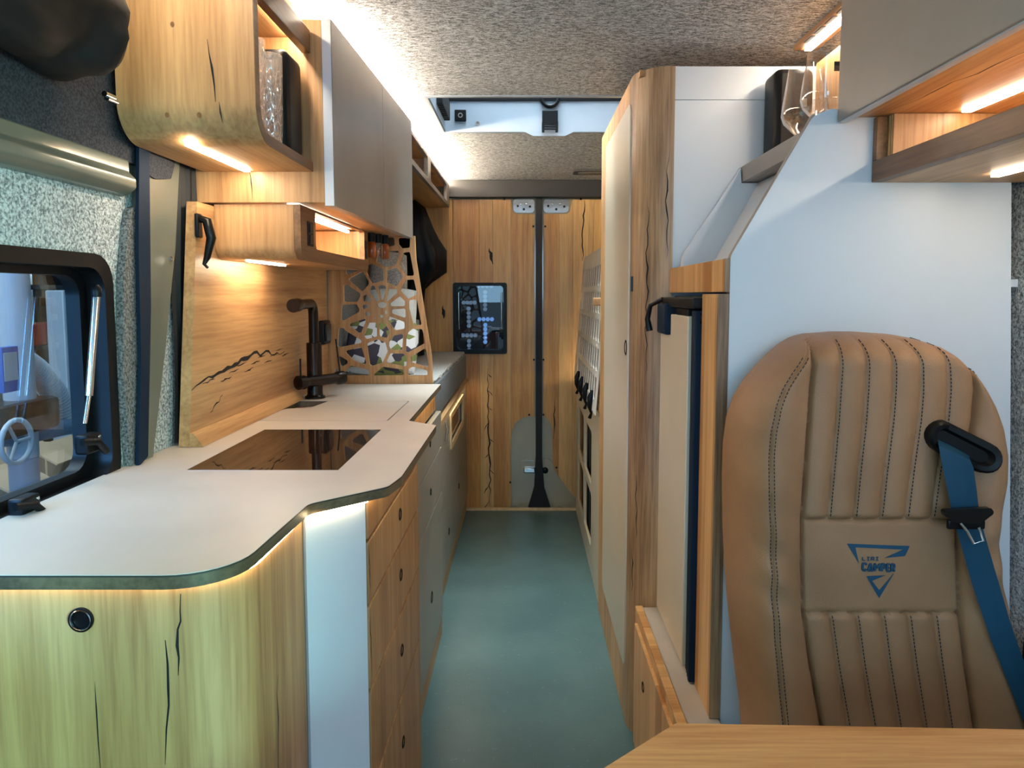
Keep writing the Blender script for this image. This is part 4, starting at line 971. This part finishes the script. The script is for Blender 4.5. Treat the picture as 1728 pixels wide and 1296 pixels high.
def letters(strokes, name, th):
    bm = NB()
    for s_ in strokes:
        for (a, b) in zip(s_, s_[1:]):
            tube(bm, [on(*Q(*a), .0012), on(*Q(*b), .0012)], th, 6)
    return obj(name, bm, 'thread_blue', st)
def place(ch, x0, x1, y0, y1):
    w = x1-x0; h_ = y1-y0
    g_ = {'L': [[(0, 0), (0, 1), (1, 1)]], 'I': [[(.1, 0), (.9, 0)], [(.5, 0), (.5, 1)], [(.1, 1), (.9, 1)]],
          'R': [[(0, 1), (0, 0), (.8, 0), (1, .15), (1, .4), (.8, .52), (0, .52)], [(.5, .52), (1, 1)]],
          'C': [[(1, .2), (.85, 0), (.15, 0), (0, .15), (0, .85), (.15, 1), (.85, 1), (1, .8)]],
          'A': [[(0, 1), (.5, 0), (1, 1), (0, 1)], [(.5, .55), (.38, .8), (.62, .8), (.5, .55)]],
          'M': [[(0, 1), (0, 0), (.5, .6), (1, 0), (1, 1)]], 'P': [[(0, 1), (0, 0), (.8, 0), (1, .15), (1, .45), (.8, .6), (0, .6)]],
          'E': [[(1, 0), (0, 0), (0, 1), (1, 1)], [(0, .5), (.8, .5)]]}[ch]
    return [[(x0+a*w, y0+b*h_) for a, b in s_] for s_ in g_]
ss = []
for i, ch in enumerate('LIRI'): ss += place(ch, 548+i*72, 548+i*72+42, 440, 492)
letters(ss, 'logo_letters', .0009)
ss = []
for ch, x0, x1 in (('C', 548, 606), ('A', 634, 712), ('M', 744, 828), ('P', 858, 906), ('E', 942, 988), ('R', 1014, 1062)): ss += place(ch, x0, x1, 540+(x0-548)*.03, 655+(x0-548)*.03)
letters(ss, 'logo_letters', .0019)
# belt guide let into the shoulder
ang = math.atan2(60, 95)
def ringpix(cx, cy, L_, r, n_=10):
    c_, s_ = math.cos(math.radians(28)), math.sin(math.radians(28)); out = []
    for side in (1, -1):
        for k in range(n_+1):
            a = -math.pi/2+math.pi*k/n_; x = side*(L_+r*math.cos(a)); y = side*(r*math.sin(a)); out.append((cx+x*c_-y*s_, cy+x*s_+y*c_))
    return out
bm = NB()
rings = []
for (L_, r, o_) in ((33, 26, -.004), (33, 25, .009), (33, 21, .013), (33, 14, .012), (33, 11, .007), (32, 10, .004)):
    rings.append([bm.verts.new(on(*q, o_+.003)) for q in ringpix(1590, 742, L_, r)])
for A, B in zip(rings, rings[1:]):
    n_ = len(A)
    for k in range(n_): bm.faces.new((A[k], A[(k+1) % n_], B[(k+1) % n_], B[k]))
bm.faces.new(rings[-1])
obj('belt_guide', bm, 'black_plastic', st)
# belt
bt = thing('seat_belt', 'dark blue seat belt with metal tongue running out of the seat shoulder', 'seat belt', (.8, 1.08, .5))
def band(pairs, offs, name, mat):
    bm = NB(); rows = []
    for (l_, r_), o_ in zip(pairs, offs):
        row = []
        for k in range(9):
            w = k/8; u = l_[0]+(r_[0]-l_[0])*w; v_ = l_[1]+(r_[1]-l_[1])*w
            yy = min(on(min(max(u_, lerp_tab(Lp, v_)+60), lerp_tab(Rp, v_)-32), v_).y for u_ in (l_[0]-20, l_[0], (l_[0]+r_[0])/2, r_[0], r_[0]+20))-.006-o_
            p = P(u, v_, y=yy); p.y -= .003*math.sin(math.pi*w); row.append(bm.verts.new(p))
        rows.append(row)
    for A, B in zip(rows, rows[1:]):
        for k in range(8): bm.faces.new((A[k], A[k+1], B[k+1], B[k]))
    bmesh.ops.solidify(bm, geom=bm.faces[:], thickness=.0014)
    return obj(name, bm, mat, bt)
def bmid(a, b, n_): return [((a[0][0]+(b[0][0]-a[0][0])*i/n_, a[0][1]+(b[0][1]-a[0][1])*i/n_), (a[1][0]+(b[1][0]-a[1][0])*i/n_, a[1][1]+(b[1][1]-a[1][1])*i/n_)) for i in range(n_+1)]
prs = [((1581, 738), (1634, 764)), ((1584, 752), (1637, 776)), ((1588, 775), (1643, 790)), ((1596, 815), (1648, 825)), ((1606, 860), (1652, 862)), ((1616, 900), (1661, 900)), ((1640, 985), (1682, 972)), ((1672, 1080), (1708, 1060)), ((1712, 1180), (1740, 1150)), ((1745, 1260), (1770, 1230))]
band(prs, [-.022, .006, .006, .004, .003, .003, .003, .003, .003, .003], 'webbing', 'belt_web' if 'belt_web' in M else 'navy_web')
p = P(1630, 868, y=SY-.092)
tg = obj('tongue', plate('y', [rounded([(p.x-.040, p.z+.008), (p.x+.036, p.z+.012), (p.x+.042, p.z+.004), (p.x+.020, p.z-.014), (p.x-.018, p.z-.012), (p.x-.036, p.z-.002)], .005)], p.y-.006, p.y+.004), 'black_metal', bt)
obj('tongue_loop', tube(NB(), [(p.x-.012, p.y-.006, p.z-.012), (p.x-.002, p.y-.008, p.z-.024), (p.x+.009, p.y-.009, p.z-.044), (p.x+.024, p.y-.009, p.z-.040), (p.x+.016, p.y-.008, p.z-.018)], .0022, 8), 'chrome', tg)
obj('stop_clip', box(p.x-.026, p.x+.034, p.y+.002, p.y+.010, p.z-.026, p.z-.010, .003), 'black_plastic', bt)
bl = obj('belt_buckle_box', box(.865, .94, 1.06, 1.20, .30, .62, .015, 4), 'black_plastic', label='black plastic belt housing at the wall beside the brown seat', cat='belt housing')
obj('cover_ridge', box(.86, .868, 1.08, 1.18, .54, .60, .003), 'black_metal', bl)
# ------------------------------------------------------------------ cab seat shoulder beside the camera
cs2 = thing('cab_seat', 'brown leather cab seat shoulder beside the oak end cabinet', 'seat', (-.53, .46, 0))
o = plate('y', [rounded([(-.715, .30), (-.352, .30), (-.352, .872, .055), (-.715, .90, .09)], .03, 10)], .41, .51)
bmesh.ops.bevel(o, geom=[e for e in o.edges if e.calc_face_angle(0) > .8], offset=.02, segments=4, affect='EDGES')
obj('backrest', o, 'leather', cs2, sharp=1.2)
obj('seat_base', box(-.70, -.37, .05, .50, 0, .30, .01), 'black_plastic', cs2)
# ------------------------------------------------------------------ workshop outside
struct('ground_outside', box(-6, 4, -3, 8, -.62, -.60, 0), 'workshop_grey')
struct('wall_outside_left', box(-4.6, -4.55, -3, 8, -.6, 3.2, 0), 'workshop_grey')
struct('wall_outside_rear', box(-3.4, 3.4, 6.9, 6.95, -.6, 3.2, 0), 'workshop_dark')
OX = -1.9
def opx(u, v_, x=OX): return P(u, v_, x=x)
a = opx(20, 430); b = opx(24, 640)
mc = thing('column_machine', 'pale grey column machine with handwheel outside the side window', 'machine', (OX, a.y, -.6))
obj('column', tube(NB(), [(OX, a.y, 1.75), (OX, a.y, .60)], .052, 26), 'machine_white', mc)
obj('lower_tube', tube(NB(), [(OX, a.y, .60), (OX, a.y, -.6)], .05, 20), 'machine_blue', mc)
q = opx(23, 618, OX+.09)
lbm = obj('label_plate', box(OX+.06, OX+.088, q.y-.05, q.y+.03, q.z-.09, q.z+.07, .002), 'label_blue', mc)
obj('label_panel', box(OX+.087, OX+.090, q.y-.045, q.y+.022, q.z-.05, q.z+.05, .001), 'machine_white', lbm)
w = opx(28, 745, OX+.14)
hw = obj('handwheel', tube(NB(), [(w.x, w.y+.075*math.cos(k*.3142), w.z+.075*math.sin(k*.3142)) for k in range(21)], .009, 10), 'machine_white', mc)
for k in range(3): obj('spoke', tube(NB(), [(w.x, w.y, w.z), (w.x, w.y+.075*math.cos(k*2.1), w.z+.075*math.sin(k*2.1))], .006, 8), 'machine_white', hw)
obj('arm', tube(NB(), [opx(-60, 745), opx(40, 735), opx(100, 722), opx(150, 712)], .035, 14), 'machine_blue', mc)
obj('arm_clamp', box(OX-.08, OX+.08, opx(5, 690).y-.12, opx(70, 690).y, opx(40, 705).z-.05, opx(40, 690).z+.04, .02), 'black_metal', mc)
bm = NB(); pts = []; rs = []
for i in range(60):
    s_ = i/59; u = 40+75*s_+10*math.sin(s_*3); v_ = 612+112*s_**1.3
    pts.append(opx(u, v_, OX-.02)); rs.append(.046+(.004 if i % 2 else 0))
tube(bm, pts, rs, 16); obj('suction_hose', bm, 'machine_white', mc, label='ribbed pale suction hose')
for i, (u0, u1, v0_, v1_, xx, nm) in enumerate(((40, 75, 755, 800, -2.3, 'open cardboard box outside below the suction hose'), (80, 125, 745, 800, -2.5, 'pale cardboard box outside beside the window edge'), (-40, 35, 790, 860, -2.1, 'wide cardboard box outside under the handwheel'))):
    A = P(u0, v1_, x=xx); B = P(u1, v0_, x=xx)
    c_ = obj('cardboard_box', box(xx-.4, xx, A.y, B.y, -.6, B.z, .004), 'cardboard', label=nm, cat='box', group='boxes outside the window')
    obj('flap', box(xx-.02, xx+.16, A.y+.01, B.y-.01, B.z-.012, B.z-.004, 0, rot=Matrix.Rotation(.5, 3, 'Y')), 'cardboard', c_)
shf = thing('parts_shelf', 'workshop shelf of boards outside the side window', 'shelf', (-3.4, 3.0, -.6))
A = P(40, 585, x=-3.4); B = P(92, 530, x=-3.4)
for k in range(4): obj('shelf_board', box(-3.7, -3.35, A.y-.9, B.y+.25, A.z-.03+(k-1)*.42, A.z+(k-1)*.42, .002), 'cardboard' if k == 0 else 'workshop_dark', shf)
for y in (A.y-.88, B.y+.22): obj('upright', box(-3.7, -3.35, y, y+.04, -.6, A.z+.90, .002), 'black_metal', shf)
for k in range(5): obj('parts_bin', box(-3.6, -3.36, A.y-.12+k*.16, A.y+.02+k*.16, A.z, A.z+.15, .01), 'red_plastic', label='red plastic parts bin in a row on the workshop shelf', cat='bin', group='red bins outside')
A = P(114, 640, x=-3.0); B = P(140, 490, x=-3.0)
lk2 = obj('workshop_locker', box(-3.12, -3.0, A.y, B.y, -.6, B.z, .01), 'machine_white', label='pale grey locker outside beside the parts shelf', cat='locker')
obj('locker_door', box(-3.0, -2.985, A.y+.03, B.y-.03, -.5, B.z-.05, .004), 'machine_white', lk2)
A = P(40, 449, x=-4.48); B = P(130, 449, x=-4.48)
tl = thing('tube_lamp', 'bright workshop tube lamp outside above the shelf', 'lamp', (-4.48, A.y, A.z))
obj('tube', tube(NB(), [(A.x, A.y, A.z), (B.x, B.y, A.z)], .035, 12), 'tube_light', tl)
obj('lamp_body', box(-4.55, -4.42, A.y-.05, B.y+.05, A.z+.03, A.z+.09, .005), 'machine_white', tl)
# lamp reflections of the rear pane, built as glowing cells on the dark wall
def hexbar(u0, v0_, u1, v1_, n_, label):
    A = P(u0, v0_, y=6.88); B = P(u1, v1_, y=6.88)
    t_ = thing('hexagon_reflection', label, 'light', A, 'hexagon light reflections of the rear window')
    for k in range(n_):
        c_ = A.lerp(B, k/(n_-1)); obj('hexagon_cell', plate('y', [circ(c_.x, c_.z, .021, None, 6)], 6.86, 6.89), 'hex_reflection_blue' if 'middle' in label else 'hex_reflection', t_)
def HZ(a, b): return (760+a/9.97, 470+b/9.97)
for (a, b, c_, d, n_, nm) in ((470, 125, 690, 125, 4, 'row of hexagon light reflections at the head of the column behind the rear window'), (585, 230, 585, 515, 5, 'upright row of hexagon light reflections under the head row'), (225, 405, 410, 405, 4, 'flat row of hexagon light reflections beside the upright head row'),
                             (308, 505, 312, 795, 5, 'upright row of hexagon light reflections hanging from the second flat row'), (490, 685, 700, 685, 4, 'flat row of hexagon light reflections in the middle of the rear window'), (588, 780, 588, 1065, 5, 'upright row of hexagon light reflections below the middle flat row'),
                             (215, 955, 420, 955, 4, 'lowest flat row of hexagon light reflections behind the rear window'), (315, 1050, 315, 1200, 3, 'short upright row of hexagon light reflections by the lower frame')):
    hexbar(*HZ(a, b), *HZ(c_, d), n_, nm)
